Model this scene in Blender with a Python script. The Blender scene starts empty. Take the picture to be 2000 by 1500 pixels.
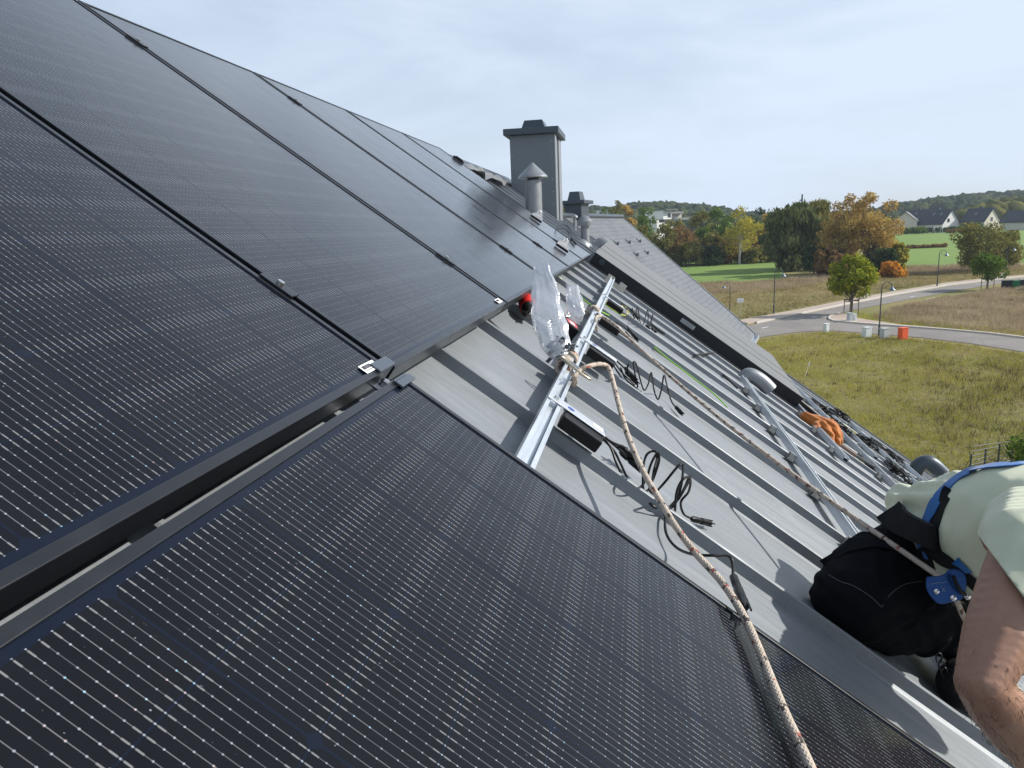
import bpy, bmesh, math, random
import numpy as np
from mathutils import Vector, Matrix
from mathutils.bvhtree import BVHTree
random.seed(7); RNG = np.random.default_rng(7)
rad = math.radians
SC = bpy.context.scene
COL = SC.collection

# ------------------------------------------------------------------ camera
FPX = 1446.0
YAW, PIT, ROL, RP = -0.171347, -0.200482, -0.0406638, 0.636574   # heading, pitch, roll, roof pitch
def _v(*a): return Vector(a)
FW = _v(math.sin(YAW)*math.cos(PIT), math.cos(YAW)*math.cos(PIT), math.sin(PIT))
_r = _v(math.cos(YAW), -math.sin(YAW), 0); _u = _r.cross(FW)
RT = _r*math.cos(ROL) + _u*math.sin(ROL)
UP = _u*math.cos(ROL) - _r*math.sin(ROL)
S_ = _v(math.cos(RP), 0, -math.sin(RP))      # down the roof slope
N_ = _v(math.sin(RP), 0, math.cos(RP))       # roof normal
U_ = _v(0, 1, 0)                             # along the ridge
CU, CS, CN = -1.196813, 0.201528, 0.419806
CAM = U_*CU + S_*CS + N_*CN
cd = bpy.data.cameras.new('camera'); co = bpy.data.objects.new('camera', cd); COL.objects.link(co)
m = Matrix.Identity(4)
for i in range(3):
    m[i][0] = RT[i]; m[i][1] = UP[i]; m[i][2] = -FW[i]; m[i][3] = CAM[i]
co.matrix_world = m
cd.sensor_width = 36; cd.lens = 36*FPX/2000; cd.clip_start = 0.02; cd.clip_end = 6000
SC.camera = co

# ------------------------------------------------------------------ sun, sky, exposure
SUN_E, SUN_T = rad(31.5), rad(13)              # elevation, turned from +X towards +Y
SUN = _v(math.cos(SUN_T)*math.cos(SUN_E), math.sin(SUN_T)*math.cos(SUN_E), math.sin(SUN_E))
sl = bpy.data.lights.new('sun', 'SUN'); sl.energy = 5.0; sl.angle = rad(0.6); sl.color = (1, 0.95, 0.87)
so = bpy.data.objects.new('sun', sl); COL.objects.link(so)
so.rotation_euler = SUN.to_track_quat('Z', 'Y').to_euler()
so.location = (20, 0, 30)
W = bpy.data.worlds.new('World'); SC.world = W; W.use_nodes = True
wn = W.node_tree; wn.nodes.clear()
sky = wn.nodes.new('ShaderNodeTexSky'); sky.sky_type = 'NISHITA'; sky.sun_disc = False
sky.sun_elevation = SUN_E; sky.sun_rotation = math.pi/2 - SUN_T
sky.altitude = 200; sky.air_density = 1.0; sky.dust_density = 1.6; sky.ozone_density = 1.6
tc = wn.nodes.new('ShaderNodeTexCoord'); mp = wn.nodes.new('ShaderNodeMapping')
mp.inputs['Scale'].default_value = (1.1, 1.6, 5.0); mp.inputs['Rotation'].default_value = (0.15, 0.1, 0.5)
nz = wn.nodes.new('ShaderNodeTexNoise'); nz.inputs['Scale'].default_value = 1.5; nz.inputs['Detail'].default_value = 7
nz.inputs['Roughness'].default_value = 0.55; nz.inputs['Distortion'].default_value = 0.5
cr = wn.nodes.new('ShaderNodeValToRGB'); cr.color_ramp.elements[0].position = 0.34; cr.color_ramp.elements[1].position = 0.60
cr.color_ramp.elements[0].color = (0.58, 0.58, 0.58, 1); cr.color_ramp.elements[1].color = (1, 1, 1, 1)
mx = wn.nodes.new('ShaderNodeMixRGB'); mx.inputs[2].default_value = (5.7, 6.55, 7.75, 1)
bg = wn.nodes.new('ShaderNodeBackground'); bg.inputs['Strength'].default_value = 0.105
wo = wn.nodes.new('ShaderNodeOutputWorld')
L = wn.links.new
L(tc.outputs['Generated'], mp.inputs['Vector']); L(mp.outputs[0], nz.inputs['Vector']); L(nz.outputs['Fac'], cr.inputs['Fac'])
sx = wn.nodes.new('ShaderNodeSeparateXYZ'); L(tc.outputs['Generated'], sx.inputs[0])
mr = wn.nodes.new('ShaderNodeMapRange'); L(sx.outputs[2], mr.inputs[0])
for i_, v_ in enumerate((0.40, 0.90, 1.0, 0.35)): mr.inputs[i_+1].default_value = v_
mm = wn.nodes.new('ShaderNodeMath'); mm.operation = 'MULTIPLY'; L(cr.outputs['Color'], mm.inputs[0]); L(mr.outputs[0], mm.inputs[1]); L(mm.outputs[0], mx.inputs[0]); L(sky.outputs[0], mx.inputs[1]); L(mx.outputs[0], bg.inputs['Color']); L(bg.outputs[0], wo.inputs['Surface'])
SC.view_settings.view_transform = 'Standard'; SC.view_settings.look = 'None'
SC.view_settings.exposure = 0.32; SC.view_settings.gamma = 1.0; SC.view_settings.use_curve_mapping = False
SC.cycles.max_bounces = 8; SC.cycles.transparent_max_bounces = 24

# ------------------------------------------------------------------ helpers
def ray(px, py): return RT*((px-1000)/FPX) - UP*((py-750)/FPX) + FW
def cp(px, py, z): return CAM + ray(px, py)*z                   # point seen there, z metres deep
def rw(s, u, n=0.0): return S_*s + U_*u + N_*n                  # roof coordinates -> world
def rp(px, py, n):                                              # point of the plane n above the panel plane
    d = ray(px, py); t = (n-CN)/d.dot(N_); return CAM + d*t
def toroof(p): return Vector((p.dot(S_), p.dot(U_), p.dot(N_)))
Z0 = CAM.z - 9.0
def gp(px, py, z=None):
    d = ray(px, py); t = ((Z0 if z is None else z)-CAM.z)/d.z; return CAM + d*t
def azp(px, dist, z=Z0, py=430):
    d = ray(px, py); d.z = 0; d = d/ (d.dot(Vector((FW.x, FW.y, 0)).normalized())); return Vector((CAM.x+d.x*dist, CAM.y+d.y*dist, z))
FH = Vector((FW.x, FW.y, 0)).normalized(); RH = Vector((FH.y, -FH.x, 0))

def tag(o, label=None, cat=None, group=None, kind=None):
    if label: o['label'] = label
    if cat: o['category'] = cat
    if group: o['group'] = group
    if kind: o['kind'] = kind
    return o
def empty(name, loc=(0, 0, 0), rot=(0, 0, 0), label=None, cat=None, group=None):
    o = bpy.data.objects.new(name, None); COL.objects.link(o); o.location = loc; o.rotation_euler = rot
    o.empty_display_size = 0.1
    return tag(o, label, cat, group)
def roofempty(name, s, u, n, label, cat, group=None):
    return empty(name, rw(s, u, n), (0, RP, 0), label, cat, group)

class MB:
    def __init__(s): s.v = []; s.f = []; s.uv = {}
    def add(s, vs, fs):
        k = len(s.v); s.v += [tuple(v) for v in vs]; s.f += [tuple(i+k for i in f) for f in fs]; return s
    def box(s, x0, x1, y0, y1, z0, z1, M=None):
        vs = [Vector((x, y, z)) for z in (z0, z1) for y in (y0, y1) for x in (x0, x1)]
        if M is not None: vs = [M @ v for v in vs]
        return s.add(vs, [(0, 2, 3, 1), (4, 5, 7, 6), (0, 1, 5, 4), (2, 6, 7, 3), (0, 4, 6, 2), (1, 3, 7, 5)])
    def bbox(s, x0, x1, y0, y1, z0, z1, b=0.002, M=None):   # box with chamfered edges
        bm = bmesh.new(); mb = MB().box(x0, x1, y0, y1, z0, z1)
        vv = [bm.verts.new(v) for v in mb.v]
        for f in mb.f: bm.faces.new([vv[i] for i in f])
        bmesh.ops.bevel(bm, geom=bm.edges[:], offset=b, segments=2, affect='EDGES', profile=0.5)
        bm.verts.index_update()
        vs = [M @ v.co if M is not None else v.co.copy() for v in bm.verts]; fs = [[q.index for q in f.verts] for f in bm.faces]
        bm.free(); return s.add(vs, fs)
    def prism(s, poly, d, M=None):       # poly list of Vector, extruded by vector d
        n = len(poly); vs = [Vector(p) for p in poly] + [Vector(p)+Vector(d) for p in poly]
        if M is not None: vs = [M @ v for v in vs]
        return s.add(vs, [tuple(range(n))[::-1], tuple(range(n, 2*n))] + [(i, (i+1) % n, n+(i+1) % n, n+i) for i in range(n)])
    def tube(s, pts, r, seg=10, smooth=0, cap=True):
        pts = [Vector(p) for p in pts]
        if smooth: pts = catmull(pts, smooth)
        rs = r if isinstance(r, (list, tuple)) else [r]*len(pts)
        if len(rs) != len(pts): rs = list(np.interp(np.linspace(0, 1, len(pts)), np.linspace(0, 1, len(rs)), rs))
        t0 = (pts[1]-pts[0]).normalized(); a = t0.orthogonal().normalized(); k = len(s.v); L_ = 0; uvs = []
        for i, p in enumerate(pts):
            t = (pts[min(i+1, len(pts)-1)] - pts[max(i-1, 0)])
            t = t.normalized() if t.length > 1e-9 else t0
            a = (a - t*a.dot(t)).normalized(); b = t.cross(a)
            if i: L_ += (p-pts[i-1]).length
            for j in range(seg):
                q = 2*math.pi*j/seg; s.v.append(tuple(p + (a*math.cos(q)+b*math.sin(q))*rs[i]))
            uvs.append(L_)
        for i in range(len(pts)-1):
            for j in range(seg):
                f = (k+i*seg+j, k+i*seg+(j+1) % seg, k+(i+1)*seg+(j+1) % seg, k+(i+1)*seg+j)
                s.uv[len(s.f)] = [(j/seg, uvs[i]), ((j+1)/seg, uvs[i]), ((j+1)/seg, uvs[i+1]), (j/seg, uvs[i+1])]
                s.f.append(f)
        if cap:
            s.f.append(tuple(range(k, k+seg))[::-1]); s.f.append(tuple(range(k+(len(pts)-1)*seg, k+len(pts)*seg)))
        return s
    def lathe(s, prof, seg=20, M=None, axis=(0, 0, 0)):
        k = len(s.v)
        for (r, z) in prof:
            for j in range(seg):
                q = 2*math.pi*j/seg; v = Vector((axis[0]+r*math.cos(q), axis[1]+r*math.sin(q), axis[2]+z))
                s.v.append(tuple(M @ v if M is not None else v))
        for i in range(len(prof)-1):
            for j in range(seg):
                s.f.append((k+i*seg+j, k+i*seg+(j+1) % seg, k+(i+1)*seg+(j+1) % seg, k+(i+1)*seg+j))
        s.f.append(tuple(range(k, k+seg))[::-1]); s.f.append(tuple(range(k+(len(prof)-1)*seg, k+len(prof)*seg)))
        return s
    def build(s, name, mat, parent=None, smooth=False, loc=None, rot=None):
        me = bpy.data.meshes.new(name); me.from_pydata([tuple(v) for v in s.v], [], s.f); me.update()
        if s.uv:
            ul = me.uv_layers.new(name='UVMap')
            for fi, uv in s.uv.items():
                p = me.polygons[fi]
                for li, q in zip(p.loop_indices, uv): ul.data[li].uv = q
        if smooth: me.polygons.foreach_set('use_smooth', [True]*len(me.polygons))
        if mat is not None: me.materials.append(mat)
        o = bpy.data.objects.new(name, me); COL.objects.link(o)
        if parent is not None: o.parent = parent
        if loc is not None: o.location = loc
        if rot is not None: o.rotation_euler = rot
        if smooth and smooth != 'full':
            md = o.modifiers.new('w', 'WEIGHTED_NORMAL') if False else None
            try: me.set_sharp_from_angle(angle=rad(40))
            except Exception: pass
        return o
def catmull(p, k):
    out = []; n = len(p)
    for i in range(n-1):
        a, b, c, d = p[max(i-1, 0)], p[i], p[i+1], p[min(i+2, n-1)]
        for j in range(k):
            t = j/k
            out.append(0.5*((2*b)+(c-a)*t+(2*a-5*b+4*c-d)*t*t+(3*b-a-3*c+d)*t*t*t))
    out.append(p[-1].copy()); return out
def npmesh(name, V, F, mat, parent=None, smooth=False):       # V (n,3), F (m,k)
    me = bpy.data.meshes.new(name); V = np.asarray(V, np.float32); F = np.asarray(F, np.int32); k = F.shape[1]
    me.vertices.add(len(V)); me.vertices.foreach_set('co', V.ravel())
    me.loops.add(F.size); me.loops.foreach_set('vertex_index', F.ravel())
    me.polygons.add(len(F)); me.polygons.foreach_set('loop_start', np.arange(0, F.size, k)); me.polygons.foreach_set('loop_total', np.full(len(F), k))
    if smooth: me.polygons.foreach_set('use_smooth', np.ones(len(F), bool))
    me.update(calc_edges=True)
    if mat is not None: me.materials.append(mat)
    o = bpy.data.objects.new(name, me); COL.objects.link(o)
    if parent is not None: o.parent = parent
    return o
def copy_tree(o, parent=None):
    c = o.copy(); COL.objects.link(c)
    if parent is not None: c.parent = parent
    for ch in [x for x in COL.objects if x.parent == o]: copy_tree(ch, c)
    return c
def basis(z, x=None):                       # rotation matrix whose Z points along z
    z = Vector(z).normalized(); x = Vector(x) if x is not None else z.orthogonal()
    x = (x - z*x.dot(z)).normalized(); y = z.cross(x)
    return Matrix((x, y, z)).transposed()
def TM(loc, R=None):
    return Matrix.Translation(loc) @ (R.to_4x4() if R is not None else Matrix.Identity(4))

# ------------------------------------------------------------------ materials
class NT:
    def __init__(s, name):
        s.m = bpy.data.materials.new(name); s.m.use_nodes = True; s.t = s.m.node_tree; s.t.nodes.clear()
        s.o = s.n('ShaderNodeOutputMaterial')
    def n(s, t, **k):
        x = s.t.nodes.new(t)
        for a, b in k.items(): setattr(x, a, b)
        return x
    def l(s, a, b): s.t.links.new(a, b)
    def set(s, inp, v):
        if isinstance(v, bpy.types.NodeSocket): s.l(v, inp)
        elif isinstance(v, (tuple, list)) and len(v) == 3 and inp.type == 'RGBA': inp.default_value = (*v, 1)
        else: inp.default_value = v
    def math(s, op, a, b=None, c=None):
        x = s.n('ShaderNodeMath', operation=op); s.set(x.inputs[0], a)
        if b is not None: s.set(x.inputs[1], b)
        if c is not None: s.set(x.inputs[2], c)
        return x.outputs[0]
    def mix(s, f, a, b, typ='MIX'):
        x = s.n('ShaderNodeMixRGB', blend_type=typ); s.set(x.inputs[0], f); s.set(x.inputs[1], a); s.set(x.inputs[2], b); return x.outputs[0]
    def obj(s, scale=(1, 1, 1), rot=(0, 0, 0), kind='Object'):
        t = s.n('ShaderNodeTexCoord'); m = s.n('ShaderNodeMapping'); m.inputs['Scale'].default_value = scale; m.inputs['Rotation'].default_value = rot
        s.l(t.outputs[kind], m.inputs[0]); return m.outputs[0]
    def noise(s, vec, scale, detail=4, rough=0.5, dist=0.0):
        x = s.n('ShaderNodeTexNoise'); s.l(vec, x.inputs['Vector']); x.inputs['Scale'].default_value = scale
        x.inputs['Detail'].default_value = detail; x.inputs['Roughness'].default_value = rough; x.inputs['Distortion'].default_value = dist
        return x.outputs['Fac']
    def ramp(s, f, stops):
        x = s.n('ShaderNodeValToRGB'); s.set(x.inputs[0], f); e = x.color_ramp.elements
        while len(e) < len(stops): e.new(0.5)
        for el, (p, c) in zip(e, stops): el.position = p; el.color = (*c, 1) if len(c) == 3 else c
        return x.outputs[0]
    def rng(s, f, a, b, c, d):
        x = s.n('ShaderNodeMapRange'); s.set(x.inputs[0], f)
        for i, v in enumerate((a, b, c, d)): x.inputs[i+1].default_value = v
        return x.outputs[0]
    def bump(s, h, st=0.3, dist=0.01):
        x = s.n('ShaderNodeBump'); s.l(h, x.inputs['Height']); x.inputs['Strength'].default_value = st; x.inputs['Distance'].default_value = dist
        return x.outputs[0]
    def pbr(s, col, rough=0.5, metal=0.0, **k):
        b = s.n('ShaderNodeBsdfPrincipled'); s.set(b.inputs['Base Color'], col); s.set(b.inputs['Roughness'], rough); s.set(b.inputs['Metallic'], metal)
        for a, v in k.items(): s.set(b.inputs[a.replace('_', ' ')], v)
        s.l(b.outputs[0], s.o.inputs['Surface']); return b
def simple(name, col, rough=0.5, metal=0.0, var=0.12, scale=8, bump=0.0, bscale=None, stretch=(1, 1, 1), **k):
    t = NT(name); v = t.obj(stretch); f = t.noise(v, scale, 5, 0.6)
    c = t.mix(t.rng(f, 0.3, 0.7, 0, 1), tuple(x*(1-var) for x in col), tuple(min(1, x*(1+var)) for x in col))
    b = t.pbr(c, t.rng(f, 0.2, 0.8, max(0.02, rough-0.07), rough+0.07), metal, **k)
    if bump: t.l(t.bump(t.noise(v, bscale or scale*6, 4), bump, 0.002), b.inputs['Normal'])
    return t.m
M_black = simple('black_plastic', (0.005, 0.005, 0.006), 0.45); M_black.node_tree.nodes['Principled BSDF'].inputs['Specular IOR Level'].default_value = 0.28
M_frame = simple('anodised_frame', (0.016, 0.018, 0.022), 0.32, 0.3, scale=20)
M_alu = simple('mill_aluminium', (0.66, 0.69, 0.72), 0.34, 0.9, 0.08, 15, 0.05, stretch=(4, 0.3, 4))
M_alurail = simple('rail_aluminium', (0.60, 0.64, 0.68), 0.38, 0.75, 0.1, 12, stretch=(6, 0.4, 6))
M_steel = simple('steel', (0.55, 0.54, 0.52), 0.28, 1.0)
M_chrome = simple('nickel', (0.75, 0.73, 0.70), 0.16, 1.0, 0.05)
M_darkmetal = simple('dark_cladding', (0.055, 0.072, 0.088), 0.45, 0.35, 0.1, 3, stretch=(1, 1, 0.2))
M_greyclad = simple('grey_cladding', (0.135, 0.155, 0.17), 0.5, 0.2, 0.1, 3, 0.05, stretch=(1, 1, 0.25))
M_zincpipe = simple('zinc_pipe', (0.235, 0.25, 0.265), 0.42, 0.45, 0.1, 8)
M_white = simple('white_label', (0.78, 0.79, 0.79), 0.5, var=0.03)
M_ink = simple('print_ink', (0.05, 0.05, 0.06), 0.6)
M_red = simple('red_plastic', (0.62, 0.022, 0.018), 0.35, var=0.06)
M_wire = simple('tin_wire', (0.5, 0.5, 0.5), 0.4, 0.8)
M_skin = None
M_wall = simple('house_render', (0.62, 0.60, 0.56), 0.85, var=0.06, scale=2, bump=0.1)

# solar glass ------------------------------------------------------
def m_glass():
    t = NT('cell_glass'); tc_ = t.n('ShaderNodeTexCoord'); sp = t.n('ShaderNodeSeparateXYZ'); t.l(tc_.outputs['Object'], sp.inputs[0])
    X, Y = sp.outputs[0], sp.outputs[1]     # X down the slope 0..1.722, Y across 0..1.134
    mt = t.math
    cx = mt('DIVIDE', mt('SUBTRACT', Y, 0.0155), 0.1838); fx = mt('FRACT', cx); ix = mt('FLOOR', cx)
    half = mt('GREATER_THAN', X, 0.861)
    x2 = mt('SUBTRACT', mt('SUBTRACT', X, 0.0215), mt('MULTIPLY', half, 0.009))
    cy = mt('DIVIDE', x2, 0.09275); fy = mt('FRACT', cy); iy = mt('FLOOR', cy)
    inside = mt('MULTIPLY', mt('MULTIPLY', mt('GREATER_THAN', cx, 0.0), mt('LESS_THAN', cx, 6.0)), mt('MULTIPLY', mt('GREATER_THAN', cy, 0.0), mt('LESS_THAN', cy, 18.0)))
    dx = mt('ABSOLUTE', mt('SUBTRACT', fx, 0.5)); dy = mt('ABSOLUTE', mt('SUBTRACT', fy, 0.5))
    cell = mt('MULTIPLY', inside, mt('MULTIPLY', mt('LESS_THAN', dx, 0.4925), mt('LESS_THAN', dy, 0.490)))
    # chamfered outer corners of the full cell
    fy2 = mt('FRACT', mt('MULTIPLY', cy, 0.5)); dy2 = mt('ABSOLUTE', mt('SUBTRACT', fy2, 0.5))
    cell = mt('MULTIPLY', cell, mt('LESS_THAN', mt('ADD', dx, dy2), 0.952))
    # bus wires
    w = mt('FRACT', mt('MULTIPLY', mt('SUBTRACT', fx, 0.025), 16.84)); dw = mt('MULTIPLY', mt('ABSOLUTE', mt('SUBTRACT', w, 0.5)), 0.01092)
    wire = mt('MULTIPLY', mt('LESS_THAN', dw, 0.00042), mt('LESS_THAN', dx, 0.474))
    wirein = mt('MULTIPLY', wire, mt('MULTIPLY', inside, mt('LESS_THAN', dy, 0.497)))
    pad = mt('MULTIPLY', mt('MULTIPLY', mt('LESS_THAN', dw, 0.00080), mt('LESS_THAN', dx, 0.474)), mt('MULTIPLY', mt('GREATER_THAN', dy, 0.405), mt('LESS_THAN', dy, 0.475)))
    # solder dots along the wires
    g = mt('FRACT', mt('ADD', mt('MULTIPLY', fy, 6.0), 0.5)); dg = mt('MULTIPLY', mt('ABSOLUTE', mt('SUBTRACT', g, 0.5)), 0.01546)
    dot = mt('LESS_THAN', mt('ADD', mt('MULTIPLY', dw, dw), mt('MULTIPLY', dg, dg)), 0.0000008)
    fing = mt('LESS_THAN', mt('FRACT', mt('DIVIDE', X, 0.00155)), 0.16)
    # per-wire glints
    cmb = t.n('ShaderNodeCombineXYZ'); t.l(mt('FLOOR', mt('MULTIPLY', cx, 16.0)), cmb.inputs[0]); t.l(mt('FLOOR', mt('MULTIPLY', cy, 6.0)), cmb.inputs[1])
    wn_ = t.n('ShaderNodeTexWhiteNoise', noise_dimensions='2D'); t.l(cmb.outputs[0], wn_.inputs['Vector'])
    cmc = t.n('ShaderNodeCombineXYZ'); t.l(ix, cmc.inputs[0]); t.l(iy, cmc.inputs[1])
    wc = t.n('ShaderNodeTexWhiteNoise', noise_dimensions='2D'); t.l(cmc.outputs[0], wc.inputs['Vector'])
    oi = t.n('ShaderNodeObjectInfo')
    cellc = t.mix(wc.outputs['Value'], (0.0028, 0.0032, 0.0050), (0.0046, 0.0046, 0.0058))
    cellc = t.mix(mt('MULTIPLY', fing, 0.3), cellc, (0.010, 0.010, 0.013))
    base = t.mix(cell, (0.0045, 0.0075, 0.0155), cellc)
    wcol = t.mix(wn_.outputs['Value'], (0.066, 0.062, 0.063), (0.138, 0.128, 0.120))
    base = t.mix(wirein, base, wcol)
    base = t.mix(mt('MULTIPLY', pad, inside), base, (0.175, 0.162, 0.145))
    glint = t.ramp(wn_.outputs['Value'], [(0, (0.16, 0.165, 0.17)), (0.95, (0.30, 0.30, 0.30)), (0.97, (0.6, 0.28, 0.18)), (0.985, (0.22, 0.42, 0.5))])
    base = t.mix(mt('MULTIPLY', dot, inside), base, glint)
    dust = t.noise(t.obj((1, 2.2, 1)), 3.0, 6, 0.65)
    base = t.mix(t.rng(dust, 0.35, 0.8, 0.0, 0.010), base, (0.55, 0.53, 0.5))
    spk = t.noise(t.obj((1, 1, 1)), 260, 2, 0.4)
    base = t.mix(t.rng(spk, 0.76, 0.80, 0.0, 0.45), base, (0.5, 0.5, 0.48))
    b = t.pbr(base, 0.7, 0.0, Coat_Weight=1.0, Coat_Roughness=t.rng(dust, 0.3, 0.75, 0.10, 0.19), Coat_IOR=1.24, Sheen_Weight=0.045, Sheen_Roughness=0.22)
    b.inputs['Specular IOR Level'].default_value = 0.02
    b.inputs['Coat Tint'].default_value = (0.82, 0.89, 1.0, 1)
    nn = t.bump(t.noise(t.obj((1, 1, 1)), 900, 2, 0.5), 0.03, 0.0004); t.l(nn, b.inputs['Coat Normal'])
    return t.m
M_glass = m_glass()

def m_zinc(name='zinc_sheet', col=(0.21, 0.228, 0.245)):
    t = NT(name)
    st = t.noise(t.obj((1.2, 30, 1)), 3.0, 6, 0.7)                # fine rolling streaks down the tray
    bl = t.noise(t.obj((1, 2, 1)), 1.1, 4, 0.6)
    sc = t.noise(t.obj((7, 60, 1), rot=(0, 0, 0.25)), 4.0, 3, 0.5, 1.5)
    c = t.mix(t.rng(st, 0.3, 0.7, 0, 1), tuple(x*0.85 for x in col), tuple(x*1.12 for x in col))
    c = t.mix(t.rng(bl, 0.35, 0.7, 0, 0.5), c, tuple(x*0.86 for x in col))
    c = t.mix(t.rng(sc, 0.66, 0.74, 0, 0.35), c, tuple(x*1.5 for x in col))
    sm = t.noise(t.obj((0.6, 1.6, 1), rot=(0, 0, 0.5)), 2.6, 5, 0.65, 2.0)
    c = t.mix(t.rng(sm, 0.52, 0.66, 0, 0.40), c, tuple(x*1.38 for x in col))
    sc2 = t.noise(t.obj((1.5, 6, 1), rot=(0, 0, 0.9)), 7.0, 2, 0.4, 3.5)
    c = t.mix(t.rng(t.math('ABSOLUTE', t.math('SUBTRACT', sc2, 0.5)), 0.0, 0.008, 0.30, 0), c, tuple(x*0.55 for x in col))
    drt = t.noise(t.obj((1, 1, 1)), 9, 6, 0.75)
    c = t.mix(t.rng(drt, 0.58, 0.78, 0, 0.45), c, (0.2, 0.19, 0.17))
    b = t.pbr(c, t.rng(bl, 0.3, 0.7, 0.44, 0.56), 0.28)
    b.inputs['Specular IOR Level'].default_value = 0.4
    h = t.math('ADD', t.math('MULTIPLY', t.noise(t.obj((0.8, 3.5, 1)), 2.2, 3, 0.5), 1.0), t.math('MULTIPLY', st, 0.03))
    t.l(t.bump(h, 0.6, 0.02), b.inputs['Normal'])
    return t.m
M_zinc = m_zinc()

def m_slate():
    t = NT('slate_roof'); br = t.n('ShaderNodeTexBrick'); v = t.obj((1, 1, 1), rot=(0, 0, math.pi/2)); t.l(v, br.inputs['Vector'])
    br.offset = 0.5; br.inputs['Scale'].default_value = 1.0; br.inputs['Brick Width'].default_value = 0.28; br.inputs['Row Height'].default_value = 0.19
    br.inputs['Mortar Size'].default_value = 0.013; br.inputs['Mortar Smooth'].default_value = 0.1; br.inputs['Bias'].default_value = 0.0
    br.inputs['Color1'].default_value = (0.080, 0.092, 0.107, 1); br.inputs['Color2'].default_value = (0.118, 0.13, 0.146, 1); br.inputs['Mortar'].default_value = (0.03, 0.035, 0.042, 1)
    c = t.mix(t.rng(t.noise(v, 1.2, 5), 0.3, 0.7, 0, 0.4), br.outputs['Color'], (0.15, 0.16, 0.165))
    b = t.pbr(c, 0.55)
    t.l(t.bump(br.outputs['Fac'], -0.5, 0.01), b.inputs['Normal'])
    return t.m
M_slate = m_slate()

def m_rope():
    t = NT('braided_rope'); uv = t.n('ShaderNodeUVMap'); sp = t.n('ShaderNodeSeparateXYZ'); t.l(uv.outputs[0], sp.inputs[0])
    mt = t.math; u, v = sp.outputs[0], sp.outputs[1]
    vv = mt('MULTIPLY', v, 1/0.009)
    a = mt('FRACT', mt('ADD', mt('MULTIPLY', u, 8), vv)); b_ = mt('FRACT', mt('SUBTRACT', mt('MULTIPLY', u, 8), vv))
    h = mt('MAXIMUM', mt('SUBTRACT', 1.0, mt('MULTIPLY', mt('ABSOLUTE', mt('SUBTRACT', a, 0.5)), 2)), mt('SUBTRACT', 1.0, mt('MULTIPLY', mt('ABSOLUTE', mt('SUBTRACT', b_, 0.5)), 2)))
    cm = t.n('ShaderNodeCombineXYZ'); t.l(mt('FLOOR', mt('MULTIPLY', u, 8)), cm.inputs[0]); t.l(mt('FLOOR', vv), cm.inputs[1])
    wn_ = t.n('ShaderNodeTexWhiteNoise', noise_dimensions='2D'); t.l(cm.outputs[0], wn_.inputs['Vector'])
    band = mt('LESS_THAN', mt('FRACT', mt('MULTIPLY', v, 1/0.052)), 0.36)
    fl = mt('MULTIPLY', band, mt('GREATER_THAN', wn_.outputs['Value'], 0.62))
    wear = t.noise(t.obj(), 60, 4)
    base = t.mix(t.rng(wear, 0.3, 0.7, 0, 1), (0.40, 0.335, 0.27), (0.56, 0.49, 0.41))
    fc = t.mix(mt('GREATER_THAN', wn_.outputs['Value'], 0.88), (0.035, 0.03, 0.03), (0.33, 0.085, 0.06))
    base = t.mix(fl, base, fc)
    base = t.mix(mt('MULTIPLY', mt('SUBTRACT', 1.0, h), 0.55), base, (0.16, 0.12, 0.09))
    b = t.pbr(base, 0.85); t.l(t.bump(h, 0.8, 0.0012), b.inputs['Normal'])
    return t.m
M_rope = m_rope()

def m_stripe():
    t = NT('earth_wire'); uv = t.n('ShaderNodeUVMap'); sp = t.n('ShaderNodeSeparateXYZ'); t.l(uv.outputs[0], sp.inputs[0])
    s_ = t.math('GREATER_THAN', t.math('FRACT', t.math('ADD', sp.outputs[0], 0.1)), 0.55)
    t.pbr(t.mix(s_, (0.70, 0.60, 0.04), (0.20, 0.48, 0.06)), 0.4); return t.m
M_earth = m_stripe()

def m_bag():
    t = NT('clear_film'); n1 = t.noise(t.obj((2.0, 2.0, 0.6)), 26, 4, 0.55, 1.0)
    g = t.n('ShaderNodeBsdfGlossy'); g.inputs['Roughness'].default_value = 0.2
    d = t.n('ShaderNodeBsdfDiffuse'); d.inputs['Color'].default_value = (0.85, 0.88, 0.92, 1)
    tl = t.n('ShaderNodeBsdfTranslucent'); tl.inputs['Color'].default_value = (0.85, 0.88, 0.92, 1)
    tr = t.n('ShaderNodeBsdfTransparent'); tr.inputs['Color'].default_value = (0.97, 0.98, 1.0, 1)
    bm_ = t.bump(n1, 0.45, 0.006); t.l(bm_, g.inputs['Normal'])
    a = t.n('ShaderNodeMixShader'); a.inputs[0].default_value = 0.5; t.l(d.outputs[0], a.inputs[1]); t.l(tl.outputs[0], a.inputs[2])
    b = t.n('ShaderNodeMixShader'); b.inputs[0].default_value = 0.55; t.l(a.outputs[0], b.inputs[1]); t.l(g.outputs[0], b.inputs[2])
    lw = t.n('ShaderNodeLayerWeight'); lw.inputs['Blend'].default_value = 0.4; t.l(bm_, lw.inputs['Normal'])
    c = t.n('ShaderNodeMixShader'); t.l(t.rng(lw.outputs['Facing'], 0.0, 0.8, 0.48, 0.95), c.inputs[0]); t.l(tr.outputs[0], c.inputs[1]); t.l(b.outputs[0], c.inputs[2])
    t.l(c.outputs[0], t.o.inputs['Surface']); return t.m
M_bag = m_bag()

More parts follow.
